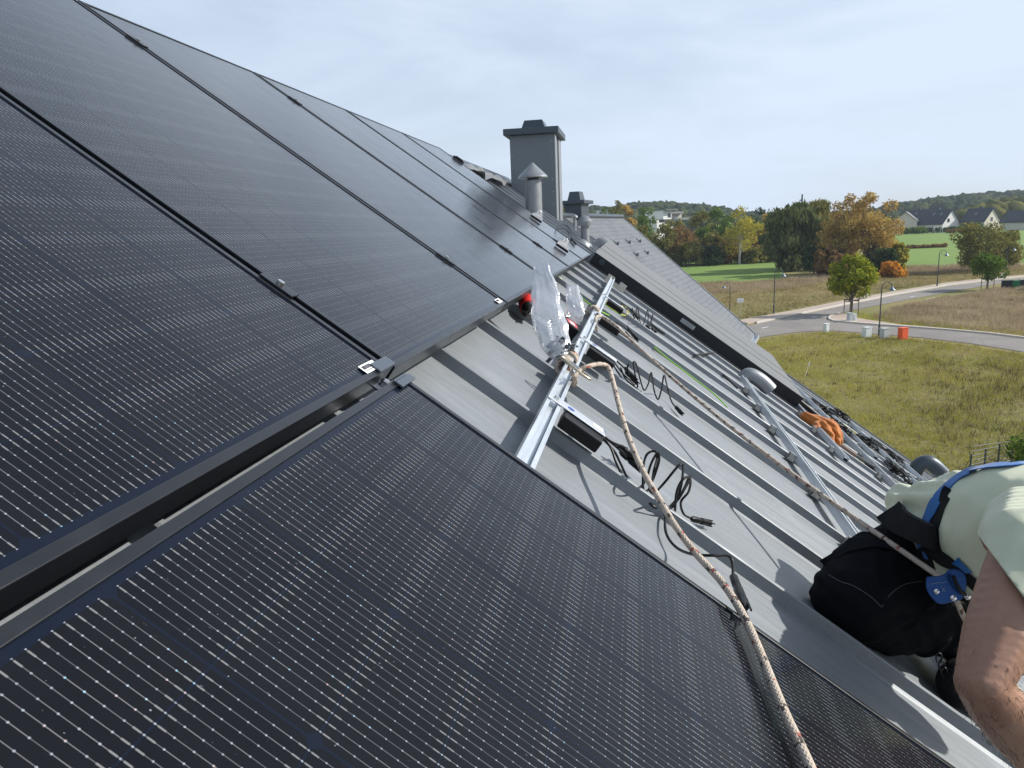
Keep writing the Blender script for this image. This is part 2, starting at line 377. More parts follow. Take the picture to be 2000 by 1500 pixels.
def m_fabric(name, c1, c2, scale=700, rough=0.9, sheen=0.2, blot=4):
    t = NT(name); f = t.noise(t.obj(), blot, 4, 0.6); w = t.noise(t.obj((1, 1, 1)), scale, 2)
    c = t.mix(t.rng(f, 0.3, 0.7, 0, 1), c1, c2); b = t.pbr(c, rough, 0, Sheen_Weight=sheen); b.inputs['Specular IOR Level'].default_value = 0.12
    t.l(t.bump(w, 0.35, 0.0006), b.inputs['Normal']); return t.m
M_shirt = m_fabric('pale_green_cotton', (0.52, 0.555, 0.41), (0.60, 0.635, 0.475))
M_jeans = m_fabric('black_denim', (0.0035, 0.004, 0.0055), (0.006, 0.0068, 0.009), 500, 0.95, 0.0)
M_strapblue = m_fabric('blue_webbing', (0.008, 0.10, 0.31), (0.012, 0.13, 0.40), 900, 0.6)
M_strapblack = m_fabric('black_webbing', (0.006, 0.0065, 0.008), (0.011, 0.012, 0.014), 900, 0.8, 0.05)
M_leather = m_fabric('orange_leather', (0.30, 0.085, 0.018), (0.50, 0.18, 0.04), 200, 0.6)
M_white_cloth = m_fabric('white_cloth', (0.75, 0.73, 0.66), (0.8, 0.78, 0.72))
def m_skin():
    t = NT('skin'); f = t.noise(t.obj(), 14, 5); f2 = t.noise(t.obj(), 160, 3)
    c = t.mix(t.rng(f, 0.3, 0.7, 0, 1), (0.285, 0.152, 0.10), (0.335, 0.185, 0.122)); c = t.mix(t.rng(f2, 0.4, 0.7, 0, 0.2), c, (0.22, 0.10, 0.065))
    b = t.pbr(c, 0.5, 0, Subsurface_Weight=0.12, Subsurface_Scale=0.01); b.inputs['Subsurface Radius'].default_value = (1, 0.3, 0.15)
    t.l(t.bump(f2, 0.3, 0.001), b.inputs['Normal']); return t.m
M_skin = m_skin()
def m_blueano():
    t = NT('blue_anodised'); c = t.mix(t.rng(t.noise(t.obj((8, 8, 8)), 30, 6, 0.8), 0.55, 0.75, 0, 0.6), (0.01, 0.055, 0.21), (0.10, 0.17, 0.30))
    t.pbr(c, 0.4, 0.6); return t.m
M_blueano = m_blueano()

def m_leaf(name, cols, trans=0.35, scale=0.35):
    t = NT(name); g = t.n('ShaderNodeNewGeometry'); oi = t.n('ShaderNodeObjectInfo')
    n1 = t.noise(t.obj((1, 1, 1)), scale, 3, 0.5)
    f = t.math('ADD', t.math('MULTIPLY', g.outputs['Random Per Island'], 0.62), t.math('MULTIPLY', t.rng(n1, 0.3, 0.7, 0, 1), 0.38))
    k = len(cols); c = t.ramp(f, [(0.08+0.84*i/(k-1), cc) for i, cc in enumerate(cols)])
    d = t.n('ShaderNodeBsdfDiffuse'); t.l(c, d.inputs[0]); tr = t.n('ShaderNodeBsdfTranslucent'); t.l(c, tr.inputs[0])
    m_ = t.n('ShaderNodeMixShader'); m_.inputs[0].default_value = trans; t.l(d.outputs[0], m_.inputs[1]); t.l(tr.outputs[0], m_.inputs[2])
    t.l(m_.outputs[0], t.o.inputs['Surface']); return t.m
LEAF = {
 'green': m_leaf('leaves_green', [(0.046, 0.085, 0.016), (0.116, 0.186, 0.034), (0.217, 0.279, 0.062)]),
 'dark': m_leaf('leaves_dark', [(0.022, 0.043, 0.019), (0.051, 0.088, 0.035), (0.112, 0.152, 0.064)]),
 'orange': m_leaf('leaves_orange', [(0.21, 0.14, 0.04), (0.43, 0.29, 0.085), (0.60, 0.45, 0.16)]),
 'brown': m_leaf('leaves_brown', [(0.109, 0.078, 0.039), (0.232, 0.147, 0.062), (0.372, 0.232, 0.093)]),
 'yellow': m_leaf('leaves_yellow', [(0.202, 0.202, 0.031), (0.403, 0.357, 0.054), (0.620, 0.512, 0.093)]),
 'lime': m_leaf('leaves_lime', [(0.093, 0.132, 0.016), (0.232, 0.271, 0.028), (0.465, 0.434, 0.046)]),
 'olive': m_leaf('leaves_olive', [(0.078, 0.093, 0.031), (0.186, 0.186, 0.054), (0.341, 0.279, 0.085)]),
 'bright': m_leaf('leaves_bright_orange', [(0.330, 0.121, 0.017), (0.572, 0.242, 0.033), (0.660, 0.352, 0.066)]),
 'willow': m_leaf('leaves_willow', [(0.05, 0.07, 0.025), (0.12, 0.145, 0.055), (0.25, 0.26, 0.10)]),
 'far': m_leaf('far_crowns', [(0.021, 0.034, 0.016), (0.040, 0.057, 0.025), (0.086, 0.092, 0.037)], 0.1, 0.012),
}
M_bark = simple('bark', (0.09, 0.075, 0.06), 0.9, var=0.3, scale=3)
M_birch = simple('birch_bark', (0.45, 0.43, 0.39), 0.8, var=0.3, scale=3)

# ------------------------------------------------------------------ terrain
def horizon_y(px): return 445 - 0.0407*(px-1245)
HILL = [(-1500, 430), (600, 405), (1090, 398), (1200, 402), (1240, 393), (1330, 393), (1400, 401), (1440, 410), (1500, 413), (1560, 416), (1700, 412), (1760, 399), (1800, 393), (1850, 386), (1900, 381), (2000, 376), (2300, 366), (4000, 380)]
def px_of(x, y):                          # image column of a far point on the horizon (used for the bearings of the hills only)
    p = Vector((x, y, CAM.z))-CAM; d = p.dot(FW)
    return 1000+FPX*p.dot(RT)/d if d > 1 else (5000 if p.dot(RT) > 0 else -5000)
def sst(a, b, x): t = max(0, min(1, (x-a)/(b-a))); return t*t*(3-2*t)
def hillh(px):
    y = np.interp(px, [a for a, b in HILL], [b for a, b in HILL])
    return (horizon_y(px)-y)/FPX
def terr(x, y):
    v = Vector((x-CAM.x, y-CAM.y, 0)); d = v.dot(FH); px = px_of(x, y)
    if d < 120: return Z0
    right = sst(1560, 1760, px)
    h = Z0 + (3.1*right + 1.0*(1-right))*sst(130, 275, d) + 0.02*max(0, d-275)
    R_ = 720 + 260*right
    top = CAM.z + hillh(px)*R_ - 9
    k = sst(380, R_, d)
    h = h*(1-k) + top*k
    if d > R_: h -= (d-R_)*0.06
    return h
def grid_terrain():
    ds = [-60, -20, 5, 20, 35, 50, 65, 80, 95, 110, 120, 130, 140, 155, 170, 190, 210, 230, 250, 270, 285, 300, 330, 360, 400, 440, 480, 520, 560, 600, 650, 700, 740, 800, 860, 920, 980, 1030, 1100, 1300, 1800, 3000]
    V = []; F = []; n = 120
    for i, d in enumerate(ds):
        for j in range(n+1):
            a = -1.35 + 2.75*j/n
            w = max(80, abs(d)*1.0)
            p = CAM + FH*d + RH*math.tan(a)*w*0.6 if False else CAM + FH*d + RH*(a*max(90, abs(d)*1.15))
            z = terr(p.x, p.y) if d > 0 else Z0
            V.append((p.x, p.y, z))
    for i in range(len(ds)-1):
        for j in range(n):
            a = i*(n+1)+j; F.append((a, a+1, a+n+2, a+n+1))
    return V, F
def m_ground():
    t = NT('rough_grassland'); v = t.obj()
    a = t.noise(v, 0.05, 5, 0.6); b_ = t.noise(v, 0.6, 6, 0.7); c_ = t.noise(v, 6.0, 5, 0.75)
    c = t.mix(t.rng(a, 0.35, 0.65, 0, 1), (0.21, 0.235, 0.04), (0.36, 0.27, 0.10))
    c = t.mix(t.rng(b_, 0.45, 0.72, 0, 0.75), c, (0.27, 0.22, 0.105))
    c = t.mix(t.rng(b_, 0.25, 0.42, 0.6, 0), c, (0.07, 0.095, 0.018))
    c = t.mix(t.rng(c_, 0.3, 0.7, 0.6, 0), c, (0.05, 0.05, 0.02))
    bb = t.pbr(c, 0.95); t.l(t.bump(c_, 1.0, 0.15), bb.inputs['Normal']); return t.m
def m_meadow():
    t = NT('mown_meadow'); v = t.obj(); a = t.noise(v, 0.035, 4, 0.6); b_ = t.noise(v, 1.5, 6, 0.75)
    c = t.mix(t.rng(a, 0.3, 0.7, 0, 1), (0.10, 0.20, 0.018), (0.17, 0.25, 0.032)); c = t.mix(t.rng(b_, 0.35, 0.7, 0.35, 0), c, (0.06, 0.10, 0.015))
    bb = t.pbr(c, 0.95); t.l(t.bump(b_, 0.6, 0.1), bb.inputs['Normal']); return t.m
def m_asphalt(name, c1, c2):
    t = NT(name); v = t.obj(); a = t.noise(v, 0.25, 5, 0.65); b_ = t.noise(v, 12, 4)
    c = t.mix(t.rng(a, 0.3, 0.7, 0, 1), c1, c2); c = t.mix(t.rng(b_, 0.35, 0.65, 0.25, 0), c, tuple(x*0.6 for x in c1))
    crk = t.n('ShaderNodeTexVoronoi'); crk.feature = 'DISTANCE_TO_EDGE'; crk.inputs['Scale'].default_value = 0.16; t.l(v, crk.inputs['Vector'])
    c = t.mix(t.rng(crk.outputs['Distance'], 0.0, 0.01, 0.35, 0), c, tuple(x*0.5 for x in c1))
    t.pbr(c, 0.88); return t.m
M_ground = m_ground(); M_meadow = m_meadow()
M_asph = m_asphalt('asphalt', (0.17, 0.155, 0.145), (0.25, 0.23, 0.21)); M_pave = m_asphalt('pavement', (0.36, 0.285, 0.235), (0.44, 0.36, 0.30))
M_kerb = simple('kerb_stone', (0.50, 0.46, 0.41), 0.85)
V, F = grid_terrain(); g = npmesh('ground', V, F, M_ground, smooth=True); tag(g, kind='structure')

def sheet(name, px, mat, dz):
    P = [gp(x, y) for x, y in px]
    mb = MB(); mb.add([(p.x, p.y, Z0+dz) for p in P], [tuple(range(len(P)))])
    o = mb.build(name, mat); bm = bmesh.new(); bm.from_mesh(o.data); bmesh.ops.triangulate(bm, faces=bm.faces[:]); bmesh.ops.recalc_face_normals(bm, faces=bm.faces[:])
    if bm.faces and sum(f.normal.z for f in bm.faces) < 0: bmesh.ops.reverse_faces(bm, faces=bm.faces[:])
    bm.to_mesh(o.data); bm.free()
    return tag(o, kind='structure')
road_px = [(1440, 640), (1478, 633), (1560, 616), (1650, 597), (1750, 577), (1850, 559.5), (1930, 549.5), (2100, 535),
           (2100, 541), (1990, 549), (1945, 555), (1870, 568), (1760, 588), (1690, 601.5), (1640, 612), (1618, 618), (1615, 624), (1626, 629), (1680, 634), (1760, 640), (1850, 646.5), (1930, 654), (2000, 662.5), (2400, 720),
           (2400, 760), (2000, 688), (1900, 672), (1800, 660), (1700, 652), (1620, 646), (1560, 649), (1500, 657), (1440, 668)]
sheet('road', road_px, M_asph, 0.03)
def strip(name, a, b, mat, z0, z1):        # raised strip between two pixel lines on the ground
    A = [gp(*p) for p in a]; B = [gp(*p) for p in b]; n = len(A); mb = MB()
    vs = [(p.x, p.y, Z0+z1) for p in A] + [(p.x, p.y, Z0+z1) for p in B] + [(p.x, p.y, Z0+z0) for p in A] + [(p.x, p.y, Z0+z0) for p in B]
    fs = []
    for i in range(n-1):
        fs += [(i, i+1, n+i+1, n+i), (2*n+i, 2*n+i+1, i+1, i), (n+i, n+i+1, 3*n+i+1, 3*n+i)]
    fs += [(0, n, 3*n, 2*n), (n-1, 3*n-1, 4*n-1, 2*n-1)]
    mb.add(vs, fs); o = mb.build(name, mat)
    bm = bmesh.new(); bm.from_mesh(o.data); bmesh.ops.recalc_face_normals(bm, faces=bm.faces[:]); bm.to_mesh(o.data); bm.free()
    return tag(o, kind='structure')
strip('kerb', [(1478, 632.2), (1560, 615), (1650, 596), (1750, 576), (1850, 558.5), (1930, 548.5), (2100, 534)],
      [(1478, 630.2), (1560, 613.2), (1650, 594.5), (1750, 574.8), (1850, 557.5), (1930, 547.7), (2100, 533.4)], M_kerb, 0.0, 0.14)
strip('pavement', [(1460, 633.5), (1560, 613), (1650, 594.3), (1750, 574.6), (1850, 557.3), (1930, 547.5), (2100, 533.2)],
      [(1440, 628), (1560, 606), (1650, 588), (1750, 570.0), (1850, 553.5), (1930, 544.3), (2100, 530.5)], M_pave, 0.0, 0.12)
corner_in = [(1640, 612.5), (1619.5, 618.7), (1617, 624), (1627, 628.3), (1680, 633.2), (1760, 639.0), (1850, 645.7), (1930, 653), (2000, 661.5), (2400, 718)]
corner_md = [(1641, 613.5), (1623, 619.2), (1621, 623.6), (1630, 627.2), (1680, 632.0), (1760, 638.0), (1850, 644.9), (1930, 652.2), (2000, 660.5), (2400, 716)]
corner_out = [(1662, 613.5), (1655, 616), (1654, 619), (1660, 621), (1690, 626), (1760, 636.6), (1850, 643.9), (1930, 651.3), (2000, 659.5), (2400, 714)]
strip('kerb', corner_in, corner_md, M_kerb, 0.0, 0.14); strip('pavement', corner_md, corner_out, M_pave, 0.0, 0.12)
for a, b in (((1488, 641.5), (1500, 639.2)), ((1585, 620.5), (1596, 618.2)), ((1778, 580.2), (1786, 578.8)), ((1810, 585), (1826, 581))):
    p, q = gp(*a), gp(*b); n = (q-p).normalized(); w = Vector((-n.y, n.x, 0))*0.07; mb = MB()
    mb.add([(v.x, v.y, Z0+0.035) for v in (p-w, q-w, q+w, p+w)], [(0, 1, 2, 3)]); tag(mb.build('road_marking', M_white), kind='structure')

def draped(name, d0, d1, pxa, pxb, mat, dz, nx=30, ny=24, pxa2=None, pxb2=None):
    V = []; F = []
    for i in range(ny+1):
        d = d0+(d1-d0)*i/ny
        a = pxa+((pxa2 if pxa2 is not None else pxa)-pxa)*i/ny; b = pxb+((pxb2 if pxb2 is not None else pxb)-pxb)*i/ny
        for j in range(nx+1):
            p = azp(a+(b-a)*j/nx, d); V.append((p.x, p.y, terr(p.x, p.y)+dz))
    for i in range(ny):
        for j in range(nx): k = i*(nx+1)+j; F.append((k, k+1, k+nx+2, k+nx+1))
    return tag(npmesh(name, V, F, mat, smooth=True), kind='structure')
draped('meadow', 117, 240, 1250, 1530, M_meadow, 0.05, pxa2=1150, pxb2=1560)
draped('meadow', 137, 276, 1700, 2200, M_meadow, 0.05)

# ------------------------------------------------------------------ grass
def tufts(name, polys, dens, hgt, wid, mat, label=None, seedoff=0, blades=4, zf=None):
    rg = np.random.default_rng(100+seedoff); P = []
    for poly in polys:
        W_ = np.array([tuple(gp(x, y))[:2] for x, y in poly]); lo, hi = W_.min(0), W_.max(0)
        n = int((hi-lo).prod()*dens); q = rg.uniform(lo, hi, (n, 2)); ins = np.zeros(n, bool); j = len(W_)-1
        for i in range(len(W_)):
            a, b = W_[i], W_[j]
            c = ((a[1] > q[:, 1]) != (b[1] > q[:, 1])) & (q[:, 0] < (b[0]-a[0])*(q[:, 1]-a[1])/(b[1]-a[1]+1e-12)+a[0]); ins ^= c; j = i
        P.append(q[ins])
    P = np.concatenate(P); n = len(P)
    # patchiness
    ph = np.sin(P[:, 0]*0.9+1.3*np.sin(P[:, 1]*0.4))*np.cos(P[:, 1]*0.7+np.sin(P[:, 0]*0.5))
    hs = (0.75+0.45*ph+rg.uniform(-0.2, 0.5, n)).clip(0.25, 2)*hgt
    V = []; F = []; k = 0
    base = np.repeat(np.c_[P, np.full(n, Z0-0.02)], blades, 0); H = np.repeat(hs, blades)*rg.uniform(0.6, 1.15, n*blades)
    base[:, :2] += rg.normal(0, hgt*0.35, (n*blades, 2)); an = rg.uniform(0, 2*np.pi, n*blades); w = wid*rg.uniform(0.6, 1.4, n*blades)
    dx = np.c_[np.cos(an), np.sin(an), np.zeros(n*blades)]; ln = rg.normal(0, 0.38, (n*blades, 2))*H[:, None]
    top = base+np.c_[ln, H]; a = base-dx*w[:, None]; b = base+dx*w[:, None]
    V = np.stack([a, b, top], 1).reshape(-1, 3); F = np.arange(len(V)).reshape(-1, 3)
    return tag(npmesh(name, V, F, mat), kind='stuff', label=label, cat='grass' if label else None)
LG = m_leaf('grass_olive', [(0.17, 0.20, 0.03), (0.37, 0.37, 0.065), (0.58, 0.51, 0.16)], 0.3, 0.12)
LD = m_leaf('grass_dry', [(0.17, 0.14, 0.06), (0.33, 0.27, 0.13), (0.48, 0.40, 0.24)], 0.3, 0.2)
LR = m_leaf('grass_dry_pink', [(0.20, 0.155, 0.09), (0.38, 0.30, 0.20), (0.52, 0.43, 0.31)], 0.3, 0.2)
LW = m_leaf('weeds_dark', [(0.035, 0.04, 0.018), (0.09, 0.075, 0.04), (0.15, 0.11, 0.07)], 0.3, 0.3)
near_poly = [(1330, 660), (1500, 662), (1560, 653), (1620, 650), (1700, 656), (1800, 665), (1900, 677), (2000, 693), (2250, 735), (2250, 980), (1700, 980), (1330, 860)]
tufts('grass', [near_poly], 55, 0.15, 0.011, LG, 'rough olive grass of the field between the house and the road', 1, 5)
tufts('dry_grass', [near_poly], 14, 0.32, 0.008, LD, 'taller dry straw blades scattered through the field below the roof', 2, 4)
tufts('weeds', [near_poly], 1.2, 0.26, 0.014, LW, 'scattered darker weed clumps in the field below the roof', 8, 7)
tufts('weeds', [[(1800, 700), (2250, 750), (2250, 980), (1900, 980), (1830, 850)]], 4, 0.42, 0.012, LW, 'dark seeding weeds at the right end of the field', 3, 6)
isl = [(1700, 623), (1760, 633), (1850, 641), (1930, 649), (2000, 657), (2150, 680), (2150, 560), (2000, 562), (1955, 562), (1880, 577), (1800, 590), (1740, 602)]
tufts('tall_grass', [isl], 15, 0.42, 0.02, LR, 'tall pinkish dry grass between the two arms of the road', 4, 5)
tufts('grass', [[(1655, 618), (1690, 625), (1760, 635), (1850, 642), (1930, 650), (2000, 658), (2150, 680), (2150, 668), (2000, 648), (1850, 632), (1720, 617), (1680, 612)]], 30, 0.22, 0.016, LG, 'green verge along the lower kerb of the grass island', 5, 5)
tufts('grass', [[(1320, 555), (1500, 549), (1620, 535), (1650, 545), (1780, 520), (1900, 523), (2100, 515), (2100, 528), (1930, 542), (1850, 551), (1750, 567), (1650, 585), (1560, 603), (1440, 625), (1330, 640)]], 9, 0.3, 0.025, LD, 'dry yellow grass of the fallow strip behind the street lamps', 6, 5)
tufts('tall_grass', [[(1320, 556), (1500, 550), (1620, 536), (1640, 545), (1560, 563), (1450, 572), (1320, 580)], [(1750, 522), (1900, 520), (1990, 517), (1990, 525), (1890, 532), (1760, 540)]], 7, 0.6, 0.03, LR, 'taller pinkish dry grass along the edge of the green meadow', 7, 5)

# ------------------------------------------------------------------ trees
def crown_cards(clusters, n, size, rg, droop=0.0, flat=0.4):
    C_ = np.array([c[:3] for c in clusters]); R_ = np.array([c[3] for c in clusters]); w = R_**2; w = w/w.sum()
    ci = rg.choice(len(C_), n, p=w); d = rg.normal(size=(n, 3)); d /= np.linalg.norm(d, axis=1)[:, None]
    rr = R_[ci]*(0.35+0.65*rg.uniform(0, 1, n)**0.45)*rg.normal(1, 0.10, n)
    P = C_[ci]+d*rr[:, None]*np.array([1, 1, 0.85])
    nrm = d+rg.normal(0, 0.7, (n, 3)); nrm /= np.linalg.norm(nrm, axis=1)[:, None]
    t = np.cross(nrm, rg.normal(size=(n, 3))); t /= np.linalg.norm(t, axis=1)[:, None]
    if droop: t = t*(1-droop)+np.array([0, 0, -1])*droop; t /= np.linalg.norm(t, axis=1)[:, None]
    b = np.cross(nrm, t); b /= (np.linalg.norm(b, axis=1)[:, None]+1e-9)
    s = size*rg.uniform(0.55, 1.35, n)[:, None]; lf = 1+2.6*droop
    V = np.stack([P-t*s*lf*0.5, P+b*s*flat, P+t*s*lf*0.5, P-b*s*flat], 1).reshape(-1, 3)
    F = np.arange(len(V)).reshape(-1, 4); return V, F
def make_tree(name, x, y, z, h, w, leaf, bark, seed, trunk=0.22, n=2600, ls=0.35, shape='round', droop=0.0, stems=1, bare=False, label='', cat='tree', group=None):
    rg = np.random.default_rng(seed); root = empty(name, (x, y, z), (0, 0, rg.uniform(0, 6.28)), label, cat, group)
    cl = []; th = h*trunk; mb = MB(); ncl = 22 if not bare else 30
    ends = []
    for i in range(ncl):
        a = rg.uniform(0, 6.28); f = rg.uniform(0, 1)
        zc = th + (h-th)*(0.08+0.84*f)
        if shape == 'round': pr = math.sin(math.pi*(0.14+0.80*f))**0.75
        elif shape == 'tall': pr = math.sin(math.pi*(0.10+0.88*f))**0.6*0.85
        elif shape == 'dome': pr = math.cos(f*1.35)**0.6
        else: pr = 1-0.75*f
        r = (w/2)*pr*rg.uniform(0.45, 0.8); cr_ = (w/2)*rg.uniform(0.24, 0.42)*(0.7+0.3*pr)
        if bare: cr_ *= 0.8
        zc = min(zc, h-cr_*0.8)
        cl.append((r*math.cos(a), r*math.sin(a), zc, cr_)); ends.append(Vector((r*math.cos(a), r*math.sin(a), zc)))
    cl.append((0, 0, th+(h-th)*0.5, w*0.27))
    V, F = crown_cards(cl, n, ls, rg, droop)
    if V[:, 2].min() < 0: V[:, 2] = np.maximum(V[:, 2], 0.0)
    npmesh('crown', V, F, leaf, root)
    for k in range(stems):
        an = 6.28*k/stems+rg.uniform(0, 1); sp = 0.0 if stems == 1 else w*0.22; r0 = h*0.018+0.03
        top = Vector((math.cos(an)*sp, math.sin(an)*sp, h*0.72)); mid = Vector((math.cos(an)*sp*0.4, math.sin(an)*sp*0.4, h*0.35))
        bs = Vector((math.cos(an)*sp*0.1, math.sin(an)*sp*0.1, -0.1))
        mb.tube([bs, mid, top], [r0*1.25, r0*0.85, r0*0.25], 7, smooth=4)
        for e in ends[k::stems][:12]:
            f0 = rg.uniform(0.35, 0.75); st = bs.lerp(mid, f0*1.4) if f0 < 0.5 else mid.lerp(top, (f0-0.5)*1.6)
            if st.z > e.z: st = mid.copy(); st.z = min(st.z, e.z*0.8)
            mb.tube([st, st.lerp(e, 0.5)+Vector((0, 0, 0.06*h*rg.uniform(-0.5, 1))), e], [r0*0.4, r0*0.25, r0*0.08], 5, smooth=3)
    mb.build('trunk', bark, root, smooth=True)
    return root
def wood_tree(px, d, top, w_px, kind, label, seed, py_base=None, **k):
    if px < 1512: d = 168+(d-112)*0.62
    elif px < 1610: d += 12
    p = azp(px, d); z = terr(p.x, p.y); p.z = z
    ht = CAM.z + (horizon_y(px)-top)/FPX*d - z; w = w_px/FPX*d
    bark = k.pop('bark', M_bark); nn = k.pop('n', 2200)
    return make_tree(k.pop('name', 'broadleaf_tree'), p.x, p.y, z, ht, w, LEAF[kind], bark, seed, n=nn, ls=k.pop('ls', 0.5), label=label, group=k.pop('group', 'trees behind the meadow'), **k)
WT = [
 (1105, 150, 400, 60, 'olive', 'rounded olive tree just right of the tall chimney', {}),
 (1138, 140, 378, 46, 'olive', 'thin-topped olive tree rising behind the small chimney', dict(bare=True, n=1200)),
 (1176, 160, 402, 50, 'green', 'low green tree between the small chimney and the orange tree', {}),
 (1203, 138, 382, 52, 'olive', 'tall olive-brown tree left of the orange cone tree', dict(n=1700, shape='tall')),
 (1224, 128, 395, 50, 'orange', 'rust orange cone-shaped tree above the slate roof', dict(shape='tall', n=3000)),
 (1262, 150, 402, 62, 'green', 'green tree right of the rust orange cone tree', {}),
 (1262, 118, 432, 66, 'olive', 'bushy olive tree standing low over the slate verge', {}),
 (1298, 112, 436, 60, 'olive', 'olive tree in front of the white flat-roofed building', {}),
 (1330, 118, 438, 80, 'brown', 'brown bushy tree under the grey roof of the white building', dict(n=3000)),
 (1372, 150, 408, 66, 'olive', 'olive tree right of the white building', {}),
 (1372, 124, 440, 70, 'green', 'green bushy tree left of the birch', {}),
 (1402, 142, 405, 60, 'green', 'fresh green tree in the second row left of the birch', {}),
 (1446, 112, 402, 82, 'yellow', 'birch with a pale trunk and thin yellow-brown leaves', dict(bark=M_birch, name='birch_tree', n=3000, shape='tall', ls=0.38)),
 (1412, 122, 455, 60, 'brown', 'low brown shrubby tree beside the birch trunk', {}),
 (1480, 150, 403, 64, 'dark', 'dark green tree between the birch and the willow', dict(n=3200)),
 (1503, 140, 414, 56, 'orange', 'orange-brown tree glowing left of the willow', {}),
 (1500, 128, 452, 54, 'dark', 'dark low tree at the foot of the orange-brown tree', {}),
]
WT += [
 (1318, 132, 424, 60, 'olive', 'olive tree crowding under the white building, behind the brown one', dict(shape='dome')),
 (1350, 128, 446, 56, 'brown', 'second brown bushy tree, right of the one under the grey roof', dict(shape='dome')),
 (1392, 118, 448, 56, 'olive', 'olive bushy tree between the dark bush and the birch', dict(shape='dome', n=2800)),
 (1420, 138, 418, 56, 'green', 'green tree just left of the birch crown', dict(shape='dome')),
 (1462, 124, 452, 48, 'brown', 'brown bushy tree right of the birch trunk', dict(shape='dome')),
 (1474, 138, 424, 50, 'yellow', 'olive crown squeezed between birch and dark green tree', dict(shape='dome')),
 (1430, 116, 476, 56, 'brown', 'brown low bush at the foot of the birch', dict(shape='dome')),
 (1345, 112, 470, 62, 'olive', 'olive low bush at the left end of the tree row', dict(shape='dome')),
 (1385, 112, 478, 60, 'dark', 'dark low bush left of the birch foot, by the meadow edge', dict(shape='dome')),
 (1470, 114, 480, 56, 'olive', 'olive low bush right of the birch foot', dict(shape='dome')),
 (1500, 118, 474, 54, 'olive', 'olive low bush touching the left side of the dark willow', dict(shape='dome')),
 (1594, 118, 470, 60, 'dark', 'dark bush in the gap between the willow and the thin orange tree', dict(shape='dome')),
 (1668, 140, 400, 70, 'olive', 'olive crown filling the space behind the two orange trees', dict(shape='dome', n=3000)),
 (1722, 136, 418, 64, 'yellow', 'yellow-green crown behind the right side of the biggest autumn tree', dict(shape='dome', n=2600)),
]
for i, (px, d, top, w, kind, lab, k) in enumerate(WT): wood_tree(px, d, top, w, kind, lab, 40+i, trunk=0.04, **dict(k))
wood_tree(1548, 128, 396, 118, 'willow', 'large dark weeping willow with hanging branches', 80, trunk=0.02, droop=0.6, n=7500, name='willow_tree', ls=0.5, shape='round')
wood_tree(1600, 136, 393, 100, 'olive', 'olive green willow top between the dark willow and the big autumn tree', 81, trunk=0.05, droop=0.6, n=5000, name='willow_tree', ls=0.45, shape='round')
wood_tree(1648, 130, 378, 92, 'orange', 'thin orange-leaved tree left of the biggest autumn tree', 82, trunk=0.12, stems=3, bare=True, n=5200, ls=0.34)
wood_tree(1702, 126, 371, 130, 'orange', 'biggest orange autumn tree with many bare spreading stems', 83, trunk=0.12, stems=5, bare=True, n=8500, ls=0.34)
wood_tree(1618, 122, 478, 60, 'brown', 'dull brown undergrowth tree below the thin orange tree', 84, trunk=0.02)
wood_tree(1640, 120, 492, 44, 'brown', 'small brown bush beside the round street tree', 841, trunk=0.02)
wood_tree(1732, 120, 482, 62, 'dark', 'dark green rounded shrub under the biggest autumn tree', 85, trunk=0.02, n=2600, shape='dome')
wood_tree(1758, 124, 470, 40, 'yellow', 'yellow-leaved shrub at the right foot of the biggest autumn tree', 86, trunk=0.02)
wood_tree(1748, 115, 508, 56, 'bright', 'low bright orange shrub behind the street lamp', 87, trunk=0.0, n=2600, shape='dome', name='shrub', cat='shrub')
# street trees
def street_tree(bx, by, top, wpx, kind, lab, seed, n=4200, trunk=0.28, stake=True, ls=0.24, mat=None):
    p = gp(bx, by); d = (p-CAM).dot(FW); h = (by-top)/FPX*d*1.02; w = wpx/FPX*d
    r = make_tree('street_tree', p.x, p.y, Z0, h, w, LEAF[kind], M_bark, seed, trunk=trunk, n=n, ls=ls, label=lab, group='street trees along the road')
    return r, p
t1, p1 = street_tree(1662, 614, 499, 98, 'lime', 'round yellow-green street tree at the road corner', 90, n=5200)
t2, p2 = street_tree(1928, 566, 497, 76, 'green', 'small green street tree left of the dark fence', 91, n=3800)
wood_tree(1915, 118, 432, 110, 'olive', 'tall green and yellow tree behind the small street tree', 92, trunk=0.15, n=5000, ls=0.34, group='street trees along the road')
wood_tree(1972, 122, 447, 84, 'olive', 'rounded green tree at the right edge behind the dark fence', 93, trunk=0.15, n=3800, ls=0.34, group='street trees along the road')
M_wood = simple('stake_wood', (0.16, 0.12, 0.09), 0.85)
for p, lab in ((p1, 'wooden stake frame around the trunk of the round yellow-green street tree'), (p2, 'wooden stake frame around the trunk of the small green street tree')):
    r = empty('tree_stake', (p.x, p.y, Z0), (0, 0, 0.4), lab, 'tree stake', 'tree stakes')
    for a, b in ((-1, -1), (1, -1), (1, 1), (-1, 1)): MB().tube([(a*0.45, b*0.45, -0.1), (a*0.45, b*0.45, 1.5)], 0.045, 7).build('post', M_wood, r)
    q = MB()
    for a in (-1, 1): q.box(-0.5, 0.5, a*0.45-0.03, a*0.45+0.03, 1.36, 1.46).box(a*0.45-0.028, a*0.45+0.028, -0.42, 0.42, 1.25, 1.35)
    q.build('crossbar', M_wood, r)

